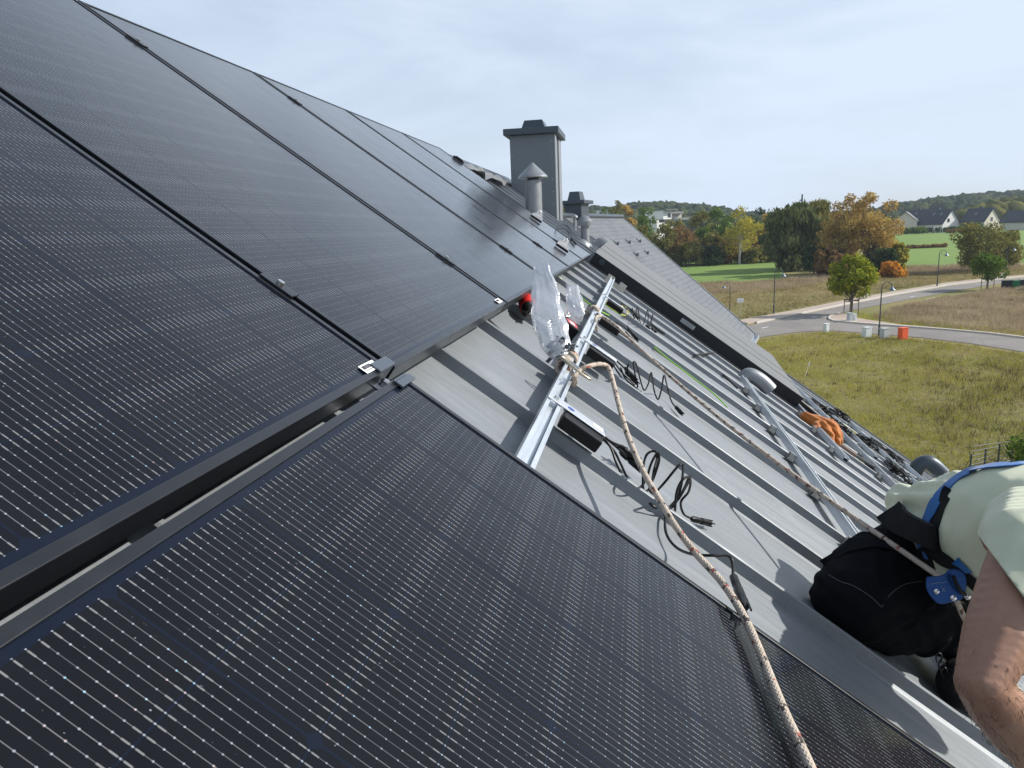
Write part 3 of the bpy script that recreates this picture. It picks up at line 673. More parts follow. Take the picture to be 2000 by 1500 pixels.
# far wooded hills
def ico(sub):
    bm = bmesh.new(); bmesh.ops.create_icosphere(bm, subdivisions=sub, radius=1); V = np.array([v.co[:] for v in bm.verts]); F = np.array([[v.index for v in f.verts] for f in bm.faces]); bm.free(); return V, F
IV, IF = ico(2)
def forest(name, pts, r0, r1, mat, seed, label):
    rg = np.random.default_rng(seed); VV = []; FF = []; k = 0
    for (x, y, z) in pts:
        r = rg.uniform(r0, r1); q = IV*(1+0.28*np.sin(IV@rg.normal(0, 3.0, (3, 3))+rg.uniform(0, 6, 3)).sum(1)[:, None]*0.5+rg.normal(0, 0.06, (len(IV), 1)))
        VV.append(q*r*np.array([1, 1, rg.uniform(0.9, 1.25)])+np.array([x, y, z+r*0.3])); FF.append(IF+k); k += len(IV)
    return tag(npmesh(name, np.concatenate(VV), np.concatenate(FF), mat, smooth=False), label=label, cat='forest', kind='stuff')
rg = np.random.default_rng(5); pts = []
for i in range(4500):
    px = rg.uniform(1000, 1740); d = rg.uniform(430, 740); p = azp(px, d); pts.append((p.x, p.y, terr(p.x, p.y)))
forest('forest', pts, 2.6, 5.0, LEAF['far'], 1, 'distant dark green wooded ridge left of the big autumn tree')
pts = []
for i in range(5000):
    px = rg.uniform(1725, 2120); d = rg.uniform(520, 1000)
    if rg.uniform() < 0.3: d = rg.uniform(930, 1000)
    p = azp(px, d); pts.append((p.x, p.y, terr(p.x, p.y)))
forest('forest', pts, 2.8, 6.0, LEAF['far'], 2, 'distant bluish wooded hill above the houses')
pts = []
for i in range(110):
    px = rg.uniform(1880, 2120); d = rg.uniform(350, 390); p = azp(px, d); pts.append((p.x, p.y, terr(p.x, p.y)+1+3*sst(1880, 1960, px)))
forest('copse', pts, 3.0, 5.0, LEAF['olive'], 3, 'yellow-green rounded tree belt just behind the rightmost houses')
pts = []
for i in range(150):
    px = rg.uniform(1090, 1560); d = rg.uniform(200, 300); p = azp(px, d); pts.append((p.x, p.y, terr(p.x, p.y)+1.5))
pts = [q for q in pts if not (1270 < px_of(q[0], q[1]) < 1375)]
forest('copse', pts, 3.0, 4.6, LEAF['green'], 4, 'green and brown tree belt in the middle distance around the white building')

# hedges and bushes by the houses
def hedge(px0, px1, d, h, w, kind, label, seed):
    a, b = azp(px0, d), azp(px1, d); n = 14; rg = np.random.default_rng(seed)
    cl = []
    for i in range(n):
        q = a.lerp(b, (i+0.5)/n); cl.append((q.x-a.x, q.y-a.y, h*0.5*rg.uniform(0.8, 1.2), h*0.55))
    V, F = crown_cards(cl, 1500, 0.55, rg); V[:, 2] = np.maximum(V[:, 2], 0)
    root = empty('hedge', (a.x, a.y, terr(a.x, a.y)), (0, 0, 0), label, 'hedge'); npmesh('foliage', V, F, LEAF[kind], root)
    for c in cl[::2]: MB().tube([(c[0], c[1], -0.5), (c[0], c[1], h*0.6)], 0.06, 5).build('stem', M_bark, root)
    return root
hedge(1764, 1806, 268, 2.4, 1, 'green', 'bright green hedge in front of the leftmost gable', 1)
hedge(1806, 1884, 270, 2.2, 1, 'dark', 'dark clipped hedge in front of the wide slate-roofed house', 2)
hedge(1850, 1935, 262, 1.6, 1, 'brown', 'low dark hedge at the top of the green meadow', 3)
hedge(1884, 1914, 256, 3.6, 1, 'dark', 'rounded dark bush beside the house with one skylight', 4)
hedge(1774, 1852, 190, 0.9, 1, 'brown', 'line of dry scrub crossing the green meadow', 5)

# ------------------------------------------------------------------ far houses
M_darkroof = simple('dark_tile_roof', (0.030, 0.036, 0.046), 0.6, scale=1.0, var=0.2)
M_greyroof = simple('grey_tile_roof', (0.16, 0.165, 0.165), 0.6, scale=1.0, var=0.2)
M_win = simple('window_pane', (0.03, 0.04, 0.05), 0.1)
M_cream = simple('cream_render', (0.58, 0.55, 0.46), 0.85, var=0.05, scale=0.6); M_offw = simple('white_render', (0.70, 0.70, 0.68), 0.85, var=0.05, scale=0.6)
def house(px, d, length, width, eave, ridge, rz, wall, roof, label, wins=(), sky=(), chim=True, zoff=0):
    p = azp(px, d); z = terr(p.x, p.y)+zoff; r = empty('house', (p.x, p.y, z), (0, 0, rz), label, 'house', 'houses along the top of the meadow')
    w, l = width/2, length          # gable faces -Y (towards us), ridge runs along +Y
    mb = MB(); mb.prism([(-w, 0, -2), (w, 0, -2), (w, 0, eave), (0, 0, ridge-0.12), (-w, 0, eave)], (0, l, 0)); mb.build('wall', wall, r)
    q = MB(); t = 0.22; k = (ridge-eave)/w; o = 0.45
    for sgn in (-1, 1):
        q.prism([(0, -0.4, ridge), (sgn*(w+o), -0.4, eave-k*o), (sgn*(w+o), -0.4, eave-k*o+t), (0, -0.4, ridge+t)], (0, l+0.8, 0))
    rf = q.build('roof', roof, r)
    if chim: MB().box(-0.35, 0.35, l*0.45, l*0.45+0.8, ridge-0.5, ridge+0.9).build('chimney', M_darkmetal, rf)
    for (x, zz, ww, hh) in wins:
        f = MB().box(x-ww/2-0.08, x+ww/2+0.08, -0.05, 0.02, zz-0.08, zz+hh+0.08).build('window', M_offw, r)
        MB().box(x-ww/2, x+ww/2, -0.08, -0.052, zz, zz+hh).build('pane', M_win, f)
    for (y, f_, sg) in sky:
        c = Vector((sg*w*f_, y, ridge+(eave-ridge)*f_+t+0.03)); n = Vector((sg*(ridge-eave), 0, w)).normalized()
        M_ = TM(c, basis(n, (0, 1, 0))); fr = MB().box(-0.45, 0.45, -0.6, 0.6, -0.05, 0.05, M=M_).build('roof_window', M_greyclad, rf)
    return r
house(1768, 292, 10, 8, 4.2, 7.6, rad(-22), M_cream, M_greyroof, 'cream gabled house partly hidden behind the biggest autumn tree', [(-1.2, 1.2, 1, 1.6)], [])
house(1816, 300, 9, 9.0, 3.2, 8.0, rad(38), M_offw, M_darkroof, 'dark-roofed half of the wide slate house left of the white gable', [], [(2, 0.3, -1), (5, 0.3, -1), (3, 0.7, -1), (6, 0.7, -1)])
house(1858, 286, 11, 9.4, 3.0, 7.9, rad(34), M_offw, M_darkroof, 'white-gabled house with a small square window and dark roof', [(-1.6, 3.3, 1.2, 1.3)], [(3, 0.35, -1), (6, 0.35, -1)])
house(1938, 280, 9, 9.0, 3.4, 7.9, rad(34), M_cream, M_darkroof, 'cream-gabled house with one skylight in its dark roof', [(-0.4, 3.2, 1.1, 1.4)], [(5, 0.45, -1)])
house(2035, 262, 11, 10, 3.0, 6.6, rad(36), M_cream, M_darkroof, 'dark-roofed house with a balcony at the right edge', [(-1.6, 2.9, 1.0, 1.7), (0.6, 2.9, 1.2, 1.7), (-2, 0.2, 3, 2)], [])
# swing frame
p = azp(1833, 264); r = empty('climbing_frame', (p.x, p.y, terr(p.x, p.y)), (0, 0, 0.3), 'small white climbing frame on the lawn before the dark hedge', 'playground frame')
q = MB()
for x in (-1.5, 1.5):
    for y in (-0.8, 0.8): q.tube([(x, y, 0), (x, 0, 2.2)], 0.06, 6)
q.tube([(-1.5, 0, 2.2), (1.5, 0, 2.2)], 0.06, 6); q.build('frame', M_white, r); MB().box(1.5, 4.0, -0.3, 0.3, 0, 0.08, M=Matrix.Rotation(0, 4, 'Y')).build('slide', M_white, r)
# white flat-roofed building
p = azp(1300, 235); zb = CAM.z+(horizon_y(1300)-437)/FPX*235; r = empty('white_building', (p.x, p.y, zb), (0, 0, rad(44)), 'white flat-roofed modern building above the trees', 'building')
k = 235/FPX
MB().box(-6*k, 16*k, 0, 8, 9*k, 26*k).box(-20*k, 22*k, 0.5, 8, -8, 3*k).box(-20*k, -14*k, 0.6, 3, 3*k, 8.5*k).build('wall', M_offw, r)
MB().box(-8*k, 24*k, -1.5, 8.2, 26*k+.002, 27.6*k).build('roof', M_greyclad, r)
f = MB().box(6*k, 14*k, -0.06, -0.005, 12*k, 20*k).build('window', M_greyclad, r); MB().box(6.5*k, 13.5*k, -0.1, -0.065, 12.6*k, 19.4*k).build('pane', M_win, f)
MB().box(-16*k, 24*k, -2.0, -1.9, 3.2*k, 8.6*k).build('balcony_railing', M_darkmetal, r)
MB().box(17*k, 54*k, 1.5, 9, -8, 19*k).build('side_wing', simple('grey_render', (0.36, 0.34, 0.31), 0.85), r)
q = MB(); q.box(15*k, 52*k, 0.3, 9.4, 19.1*k, 23*k).box(20*k, 62*k, -0.5, 9.4, 7*k, 11*k); q.build('wing_roof', M_greyroof, r)
p = azp(1174, 230); zb = CAM.z+(horizon_y(1174)-424)/FPX*230; r = empty('white_building', (p.x, p.y, zb), (0, 0, 0.1), 'small pale building seen between trees right of the small chimney', 'building')
MB().box(-6*k, 12*k, 0, 7, -6, 13*k).build('wall', M_offw, r); MB().box(-7*k, 13*k, -0.4, 7.3, 13*k+.002, 14.5*k).build('roof', M_greyclad, r)
f = MB().box(-3*k, 4*k, -0.06, -0.004, 3*k, 9*k).build('window', M_greyclad, r); MB().box(-2.6*k, 3.6*k, -0.1, -0.065, 3.5*k, 8.5*k).build('pane', M_win, f)
# mast
p = azp(1565, 300); h = CAM.z+(horizon_y(1565)-385)/FPX*300-terr(p.x, p.y); r = empty('mast', (p.x, p.y, terr(p.x, p.y)), (0, 0, 0), 'thin dark mast rising over the willow', 'mast')
MB().tube([(0, 0, 0), (0, 0, h)], [0.5, 0.32], 8).build('pole', M_darkmetal, r); MB().box(-0.9, 0.2, -0.3, 0.3, h-1.7, h-1.2).box(-0.25, 0.25, -0.25, 0.25, h, h+0.8).build('antenna', M_darkmetal, r)

# ------------------------------------------------------------------ street furniture
M_lamp = simple('lamp_paint', (0.06, 0.065, 0.075), 0.45, 0.3)
M_shade = simple('lamp_shade_paint', (0.10, 0.14, 0.20), 0.4, 0.3)
M_opal = simple('lamp_glass', (0.6, 0.6, 0.58), 0.3)
def lamp_parts(r, side):
    q = MB(); q.tube([(0, 0, -0.1), (0, 0, 0.9)], 0.075, 10).tube([(0, 0, 0.9), (0, 0, 3.75)], [0.05, 0.042], 10)
    q.lathe([(0.10, 0), (0.10, 0.12), (0.07, 0.2)], 12); q.lathe([(0.05, 0.86), (0.085, 0.9), (0.05, 0.94)], 12); q.lathe([(0.045, 2.9), (0.07, 2.93), (0.045, 2.96)], 12)
    q.build('post', M_lamp, r, True)
    a = [(side*(0.40-0.40*math.cos(t)), 0, 3.75+0.42*math.sin(t)) for t in np.linspace(0, math.pi*1.02, 13)]
    sc = [(side*(0.30+0.16*(1-t/8)*math.cos(t+2.4)), 0, 3.80+0.16*(1-t/8)*math.sin(t+2.4)) for t in np.linspace(0, 7, 16)]
    MB().tube(a, 0.030, 8, smooth=2).tube(sc, 0.016, 6, smooth=2).build('arm', M_lamp, r, True)
    sh = MB().lathe([(0.03, 0.16), (0.07, 0.12), (0.09, 0.02), (0.24, -0.10), (0.25, -0.13), (0.22, -0.13), (0.08, 0.0)], 18, axis=(side*0.80, 0, 3.66)).build('lamp_shade', M_shade, r, True)
    MB().lathe([(0.02, -0.02), (0.14, -0.06), (0.18, -0.12), (0.12, -0.19), (0.02, -0.21)], 16, axis=(side*0.80, 0, 3.66)).build('lamp_glass', M_opal, sh, True)
LAMPS = [(1716.5, 657, 551, 1, 'street lamp in front of the road corner beside the orange box'),
         (1511, 614, 527, 1, 'street lamp at the left end of the upper pavement'),
         (1425, 615, 552, -1, 'street lamp leaning its head left, cut by the slate verge'),
         (1830, 561, 489, 1, 'street lamp on the upper pavement before the green meadow'),
         (1963, 545, 480, 1, 'farthest street lamp beside the two tall green trees')]
for bx, by, top, sd, lab in LAMPS:
    p = gp(bx, by); d = (p-CAM).dot(FW); h = (by-top)/FPX*d; r = empty('street_lamp', (p.x, p.y, Z0), (0, 0, YAW*-1*0 - YAW), lab, 'street lamp', 'curl-armed street lamps')
    r.rotation_euler = (0, 0, math.atan2(FH.y, FH.x)-math.pi/2); s_ = h/4.2; r.scale = (s_, s_, s_); lamp_parts(r, sd)
M_boxgrey = simple('cabinet_grey', (0.42, 0.45, 0.46), 0.6); M_boxor = simple('orange_paint', (0.72, 0.10, 0.025), 0.5)
M_boxwhite = simple('cabinet_white', (0.62, 0.66, 0.66), 0.6)
def cabinet(bx, by, wpx, hpx, mat, lab, rz=0.25, dep=0.4):
    p = gp(bx, by); d = (p-CAM).dot(FW); w = wpx/FPX*d; h = hpx/FPX*d
    r = empty('utility_box', (p.x, p.y, Z0), (0, 0, math.atan2(FH.y, FH.x)-math.pi/2+rz), lab, 'utility box', 'utility boxes along the road')
    MB().bbox(-w/2, w/2, 0, dep, 0.02, h-0.05, 0.012).build('body', mat, r); MB().bbox(-w/2-0.03, w/2+0.03, -0.03, dep+0.03, h-0.05, h, 0.01).build('lid', mat, r)
    MB().box(-w/2+0.05, w/2-0.05, -0.012, -0.002, 0.12, h-0.12).build('door', mat, r); return r
cabinet(1767, 664, 16, 24, M_boxor, 'bright orange box on the verge', 0.3)
cabinet(1731, 661, 15, 20, M_boxgrey, 'grey utility box between the street lamp and the orange box', 0.3)
cabinet(1696, 659, 15, 20, M_boxwhite, 'pale utility box just left of the nearest street lamp', 0.3)
cabinet(1616, 650, 9, 18, M_boxwhite, 'narrow white utility box standing alone by the road', 0.4, 0.3)
cabinet(1662, 629, 9, 18, M_boxgrey, 'left box of the pair at the corner tree', 0.2, 0.35)
cabinet(1670.5, 628, 5, 15, M_boxwhite, 'slim right box of the pair at the corner tree', 0.2, 0.35)
for bx, by, lab in ((1687, 583, 'white marker post left of its twin behind the round street tree'), (1694, 582, 'white marker post right of its twin behind the round street tree'), (1956, 545, 'white marker post left of the dark fence, near one'), (1962, 544, 'white marker post left of the dark fence, far one')):
    p = gp(bx, by); r = empty('marker_post', (p.x, p.y, Z0), (0, 0, 0.3), lab, 'post', 'white marker posts')
    MB().bbox(-0.1, 0.1, -0.06, 0.06, -0.1, 0.62, 0.02).build('post', M_white, r); MB().bbox(-0.11, 0.11, -0.07, 0.07, 0.62, 0.72, 0.02).build('cap', M_boxgrey, r)
p = gp(1445, 621); r = empty('sign', (p.x, p.y, Z0), (0, 0, math.atan2(FH.y, FH.x)-math.pi/2), 'small white plot sign on a pale wooden post', 'sign')
MB().box(-0.05, 0.05, -0.03, 0.03, -0.1, 1.62).build('post', simple('pale_wood', (0.62, 0.53, 0.34), 0.7), r)
sb = MB().bbox(-0.30, 0.30, -0.065, -0.035, 1.5, 1.92, 0.008).build('board', M_white, r); MB().box(0.0, 0.03, -0.072, -0.067, 1.62, 1.80).box(-0.03, 0.0, -0.072, -0.067, 1.74, 1.78).build('printed_mark', M_ink, sb)
p = gp(1572, 737); r = empty('survey_stake', (p.x, p.y, Z0), (0, 0.0, 0), 'thin pale stake leaning in the near field', 'stake')
MB().tube([(0, 0, 0), (0.25, 0.1, 0.95)], 0.018, 6).build('stick', simple('pale_stick', (0.7, 0.65, 0.5), 0.7), r); MB().box(0.2, 0.27, 0.06, 0.12, 0.68, 0.80).build('flag', M_white, r)
# dark fence + bin on the right
p = gp(1955, 563); r = empty('fence', (p.x, p.y, Z0), (0, 0, math.atan2(FH.y, FH.x)-math.pi/2-0.1), 'dark mesh fence beside the upper road at the right edge', 'fence')
M_net = simple('dark_screen', (0.02, 0.028, 0.032), 0.8); MB().box(0, 6, -0.02, 0.02, 0, 0.95).build('screen', M_net, r)
for i in range(4): MB().tube([(i*2, -0.05, -0.1), (i*2, -0.05, 1.05)], 0.035, 6).build('post', M_darkmetal, r)
p = gp(1982, 564); r = empty('wheelie_bin', (p.x, p.y-0.5, Z0), (0, 0, 0), 'small green bin before the dark fence', 'bin')
M_bin = simple('green_plastic', (0.01, 0.16, 0.06), 0.5); MB().prism([(-0.25, 0, 0.08), (0.25, 0, 0.08), (0.31, 0, 0.95), (-0.31, 0, 0.95)], (0, 0.55, 0)).build('body', M_bin, r); MB().bbox(-0.33, 0.33, -0.04, 0.6, 0.95, 1.02, 0.01).build('lid', M_bin, r)
p = gp(1995, 566); rg = np.random.default_rng(3); r = empty('bush', (p.x, p.y-1, Z0), (0, 0, 0), 'dark bush in front of the dark fence at the right edge', 'bush')
V, F = crown_cards([(1, 0, .7, .8), (2.2, 0, .8, .9), (3.4, 0, .7, .9)], 1400, 0.2, rg); npmesh('foliage', V, F, LEAF['dark'], r); MB().tube([(1.5, 0, -0.1), (2, 0, 0.8)], 0.05, 6).build('stem', M_bark, r)
# near garden fence and hedge, lower right
p = gp(1968, 900); r = empty('garden_fence', (p.x, p.y, Z0), (0, 0, 0.0), 'dark horizontal-wire garden fence above the kneeling man', 'fence')
a = gp(1893, 935); b = gp(1975, 903); a = a-p; b = b-p; n_ = (b-a).normalized(); q = MB()
for k in range(7): q.tube([(a.x, a.y, 0.15+0.17*k), (b.x, b.y, 0.10+0.12*k)], 0.012, 5)
q.build('wire_panel', M_darkmetal, r)
for f_ in (0, 0.33, 0.66, 1): c = a.lerp(b, f_); MB().tube([(c.x, c.y, -0.1), (c.x, c.y, 0.9)], 0.03, 6).build('post', M_darkmetal, r)
p = gp(2062, 925); r = empty('laurel_hedge', (p.x, p.y, Z0), (0, 0, 0), 'glossy green laurel hedge at the right edge above the shirt', 'hedge')
cl = [(x*0.8, y*0.5, 0.7+0.25*math.sin(x*3), 0.7) for x in range(-1, 6) for y in (-1, 0, 1)]; V, F = crown_cards(cl, 9000, 0.13, np.random.default_rng(9)); npmesh('foliage', V, F, LEAF['green'], r); MB().tube([(0, 0, -0.1), (0, 0, 0.7)], 0.05, 6).build('stem', M_bark, r); MB().tube([(2, 0, -0.1), (2, 0, 0.7)], 0.05, 6).build('stem', M_bark, r)

# ------------------------------------------------------------------ neighbour's slate-roofed house
NZ = 0.435; na = rad(13)
nd = Vector((math.sin(na), math.cos(na), 0)); nv = Vector((math.cos(na), -math.sin(na), 0))     # ridge direction, down-slope horizontal
FE = Vector((CAM.x-0.55, CAM.y+29.3, CAM.z+NZ))        # far end of the ridge
pitch2 = math.atan2(4.42, 4.95); sl_len = math.hypot(4.42, 4.95); LEN = 13.0
r = empty('slate_roofed_house', (FE.x, FE.y, Z0), (0, 0, -na), 'neighbouring house with a grey slate roof and a small dark chimney', 'house')
zr = FE.z-Z0                                            # local: +Y along the ridge (far end at 0), +X down slope
D1 = Vector((math.cos(pitch2), 0, -math.sin(pitch2)))
q = MB(); q.box(0, sl_len, 0, LEN, -0.06, 0.0)
rf = q.build('roof', M_slate, r); rf.location = (0, -LEN, zr); rf.rotation_euler = (0, pitch2, 0)
# brick texture rows must run along local Y: rotate texture via object coords (x down slope)
q = MB(); q.prism([(0, 0, zr-0.06), (-4.95, 0, zr-4.48), (-4.95, 0, zr-4.42), (0, 0, zr)], (0, -LEN, 0)); q.build('roof_back', M_slate, r)
MB().prism([(-4.6, 0, 0), (4.6, 0, 0), (4.6, 0, zr-4.25), (0, 0, zr-0.12), (-4.6, 0, zr-4.25)], (0, -LEN+0.4, 0)).build('wall', M_wall, r, loc=(0, -0.2, 0))
MB().tube([(0, 0.02, zr+0.02), (0, -LEN, zr+0.02)], 0.09, 10).build('ridge_cap', M_darkmetal, r, True)
ex, ez = 4.95, zr-4.42
q = MB(); q.box(ex-0.02, ex+0.16, -LEN, 0.0, ez-0.16, ez-0.145).box(ex-0.03, ex-0.015, -LEN, 0, ez-0.145, ez-0.0).box(ex+0.145, ex+0.16, -LEN, 0, ez-0.145, ez-0.03)
q.box(ex-0.015, ex+0.145, -0.012, 0.0, ez-0.145, ez-0.04); gt = q.build('gutter', M_alurail, r)
MB().box(ex-0.30, ex-0.035, -LEN, 0.0, ez-0.30, ez-0.05).build('fascia', M_offw, r)
q = MB(); q.prism([(0, 0.01, zr-0.09), (4.97, 0.01, zr-4.52), (4.97, 0.01, zr-4.40), (0, 0.01, zr+0.02)], (0, 0.10, 0)); q.build('verge_trim', M_greyclad, r)
for i, (ys, k) in enumerate(((-11.2, 0), (-9.6, 0), (-8.0, 0), (-6.4, 0), (-4.8, 0), (-3.2, 0), (-1.6, 0), (-10.4, 1), (-8.8, 1), (-7.2, 1), (-5.6, 1), (-4.0, 1), (-2.4, 1))):
    x = 1.05+0.45*k; z_ = zr-x*math.tan(pitch2)
    MB().box(x, x+0.03, ys, ys+0.13, z_+0.005, z_+0.11).tube([(x-0.15, ys+0.06, z_+0.15), (x+0.02, ys+0.06, z_+0.02)], 0.012, 5).build('snow_guard', M_darkmetal, r)
def chimney(parent, x0, x1, y0, y1, zb, zt, over, capth, top, mat, capmat, side=None):
    b = MB().box(x0, x1, y0, y1, zb, zt).build('chimney', mat, parent)
    MB().bbox(x0-over, x1+over, y0-over, y1+over, zt+0.002, zt+capth, 0.006).build('cap', capmat, b)
    cx, cy = (x0+x1)/2, (y0+y1)/2; a, bb = top[0]/2, top[1]/2; q = MB()
    q.add([(cx-a, cy-bb, zt+capth), (cx+a, cy-bb, zt+capth), (cx+a, cy+bb, zt+capth), (cx-a, cy+bb, zt+capth),
           (cx-a*.72, cy-bb*.8, zt+capth+top[2]), (cx+a*.72, cy-bb*.8, zt+capth+top[2]), (cx+a*.72, cy+bb*.8, zt+capth+top[2]), (cx-a*.72, cy+bb*.8, zt+capth+top[2])],
          [(0, 1, 5, 4), (1, 2, 6, 5), (2, 3, 7, 6), (3, 0, 4, 7), (4, 5, 6, 7), (3, 2, 1, 0)])
    q.build('flue_hood', capmat, b)
    return b
chimney(r, -0.28, 0.27, -6.1, -5.35, zr-1.4, zr+0.37, 0.13, 0.11, (0.42, 0.5, 0.27), M_darkmetal, M_darkmetal)

# ------------------------------------------------------------------ our house: roof, chimney, vents
RIDGE_S, EAVE_S, FAR_U, NEAR_U, PAN, SEAM0, SEAMD = -1.78, 6.35, 10.7, -5.2, -0.12, 0.012, 0.567
H = empty('house', (0, 0, 0), (0, 0, 0), 'house we stand on, with a seamed grey metal roof, tall chimney and roof vents', 'house')
q = MB(); prof = []; u = NEAR_U; us = [SEAM0+SEAMD*k for k in range(-9, 20) if NEAR_U+0.1 < SEAM0+SEAMD*k < FAR_U-0.1]
pts = [(NEAR_U, PAN)]
for c in us: pts += [(c-0.030, PAN), (c-0.013, PAN+0.004), (c-0.0075, PAN+0.033), (c-0.004, PAN+0.036), (c+0.004, PAN+0.036), (c+0.0075, PAN+0.033), (c+0.010, PAN+0.004), (c+0.024, PAN)]
pts += [(FAR_U, PAN)]
# slight oil-canning between the seams
full = []
for (a, b) in zip(pts[:-1], pts[1:]):
    full.append(a)
    if b[0]-a[0] > 0.3:
        for f in np.linspace(0.1, 0.9, 9): full.append((a[0]+(b[0]-a[0])*f, PAN))
full.append(pts[-1]); ns = 60; nf = len(full); vs = []
for i in range(ns+1):
    s = RIDGE_S+(EAVE_S-RIDGE_S)*i/ns
    for (uu, nn) in full:
        w = 0.0016*math.sin(s*3.1+uu*5.3)*math.sin(uu*7.1+s) if abs(nn-PAN) < 1e-6 else 0
        vs.append((s, uu, nn+w))
fs = [(i*nf+j, (i+1)*nf+j, (i+1)*nf+j+1, i*nf+j+1) for i in range(ns) for j in range(nf-1)]
q.add(vs, fs); roof = q.build('roof', M_zinc, H); roof.rotation_euler = (0, RP, 0)
bm = bmesh.new(); bm.from_mesh(roof.data); bmesh.ops.recalc_face_normals(bm, faces=bm.faces[:])
if sum(f.normal.z for f in bm.faces) < 0: bmesh.ops.reverse_faces(bm, faces=bm.faces[:])
bm.to_mesh(roof.data); bm.free()
RD = rw(RIDGE_S, 0, PAN)
q = MB(); q.box(-0.14, 0.14, NEAR_U-0.02, FAR_U+0.03, 0.038, 0.05).box(0.135, 0.14, NEAR_U-0.02, FAR_U+0.03, 0.0, 0.038); o = q.build('ridge_flashing', M_darkmetal, roof); o.location = (RIDGE_S+0.0, 0, PAN); 
q = MB(); q.prism([(0, NEAR_U, 0), (-6.6, NEAR_U, -4.9), (-6.6, NEAR_U, -4.98), (0, NEAR_U, -0.08)], (0, FAR_U-NEAR_U, 0)); o = q.build('roof_back', M_zinc, H); o.location = RD
for a_, b_ in ((FAR_U+0.001, FAR_U+0.03), (NEAR_U-0.03, NEAR_U-0.001)):
    o = MB().box(RIDGE_S, EAVE_S+0.02, a_, b_, PAN-0.16, PAN+0.05).build('verge_trim', M_zincpipe, H); o.rotation_euler = (0, RP, 0)
EV = rw(EAVE_S, 0, PAN); q = MB(); gsec = [(EV.x-0.02+0.075-0.075*math.cos(t), EV.z-0.03-0.075*math.sin(t)) for t in np.linspace(0, math.pi, 9)]
q.add([(x, y, z) for y in (NEAR_U, FAR_U) for x, z in gsec], [(i, i+1, i+10, i+9) for i in range(8)]); o = q.build('gutter', M_zincpipe, H, True)
md = o.modifiers.new('solid', 'SOLIDIFY'); md.thickness = 0.004
wx0, wx1 = RD.x-5.9, EV.x-0.45; zt = rw(EAVE_S, 0, PAN-0.2).z+0.3
q = MB(); q.prism([(wx0, NEAR_U+0.3, Z0-0.3), (wx1, NEAR_U+0.3, Z0-0.3), (wx1, NEAR_U+0.3, zt), (RD.x, NEAR_U+0.3, RD.z-0.2), (wx0, NEAR_U+0.3, RD.z-0.2-4.4)], (0, FAR_U-NEAR_U-0.6, 0)); q.build('wall', M_wall, H)
# chimney (front face towards us at y = 9.1)
c = chimney(H, -1.27, -0.675, 9.12, 9.98, -0.6, 1.505, 0.075, 0.085, (0.34, 0.5, 0.135), M_greyclad, M_darkmetal)
MB().box(-0.672, -0.655, 9.12, 9.30, -0.2, 1.50).box(-0.672, -0.660, 9.62, 9.98, -0.2, 1.50).box(-1.275, -0.66, 9.108, 9.118, 0.30, 0.36).build('corner_trim', M_zincpipe, c)
for i_ in range(7):
    for x_ in (-1.245, -0.70): MB().lathe([(0.006, 0), (0.006, 0.003), (0.003, 0.005)], 8, M=TM(Vector((x_, 9.1195, 0.42+0.165*i_)), basis((0, -1, 0)))).build('rivet', M_steel, c)
def vent(x, y, zb, r0, zt, hat_r, hz0, hz1, name='vent_pipe', style=0):
    q = MB(); q.lathe([(r0*1.06, zb), (r0*1.03, zb+0.3), (r0, zt)], 28, axis=(x, y, 0)); p_ = q.build(name, M_zincpipe, H, True)
    MB().lathe([(r0*0.68, zt), (r0*0.68, hz0+0.02)], 24, axis=(x, y, 0)).build('collar', M_darkmetal, p_, True)
    if style == 0: pr = [(hat_r*0.98, hz0), (hat_r, hz0+0.006), (hat_r*0.93, hz0+0.026), (hat_r*0.9, hz0+0.03), (0.004, hz1)]
    else: pr = [(hat_r*0.96, hz0), (hat_r, hz0+0.055), (hat_r*0.85, hz0+0.07), (0.05, hz1-0.012), (0.012, hz1)]
    MB().lathe(pr, 32, axis=(x, y, 0)).build('rain_hat', M_zincpipe, p_, True); return p_
vent(-0.70, 7.1, -0.15, 0.092, 0.775, 0.165, 0.80, 0.965)
vp = vent(-0.245, 8.6, -0.25, 0.055, 0.29, 0.105, 0.275, 0.405, style=1); MB().lathe([(0.13, 0.0), (0.12, 0.02), (0.07, 0.05)], 20, M=TM(Vector((-0.255, 8.6, 0.045)), basis(N_))).build('flashing', M_zincpipe, vp, True)
vent(-0.48, 9.9, 0.0, 0.022, 0.42, 0.05, 0.40, 0.46)
# cowl elbows (side-facing hoods)
def elbow(name, s, u, n0, r, w):
    R_ = Matrix.Rotation(RP, 3, 'Y'); q = MB(); 
    P = [rw(s, u, PAN-0.02), rw(s, u, PAN+n0*0.5), rw(s+0.02, u, PAN+n0*0.85), rw(s+0.09, u, PAN+n0), rw(s+w*0.7, u, PAN+n0*0.95), rw(s+w, u, PAN+n0*0.75)]
    q.tube(P, [r, r, r*1.02, r*1.04, r*1.06, r*1.1], 22, smooth=4); o = q.build(name, M_zincpipe, H, True); return o
elbow('roof_cowl', 1.74, 5.45, 0.085, 0.062, 0.24)
elbow('roof_cowl', -0.12, 9.7, 0.11, 0.075, 0.24)
q = MB(); q.tube([rw(5.02, 8.75, PAN), rw(4.98, 8.75, PAN+0.14), rw(5.06, 8.75, PAN+0.24), rw(5.28, 8.75, PAN+0.22)], [0.085, 0.09, 0.098, 0.098], 20, smooth=5); q.build('roof_cowl', M_darkmetal, H, True)

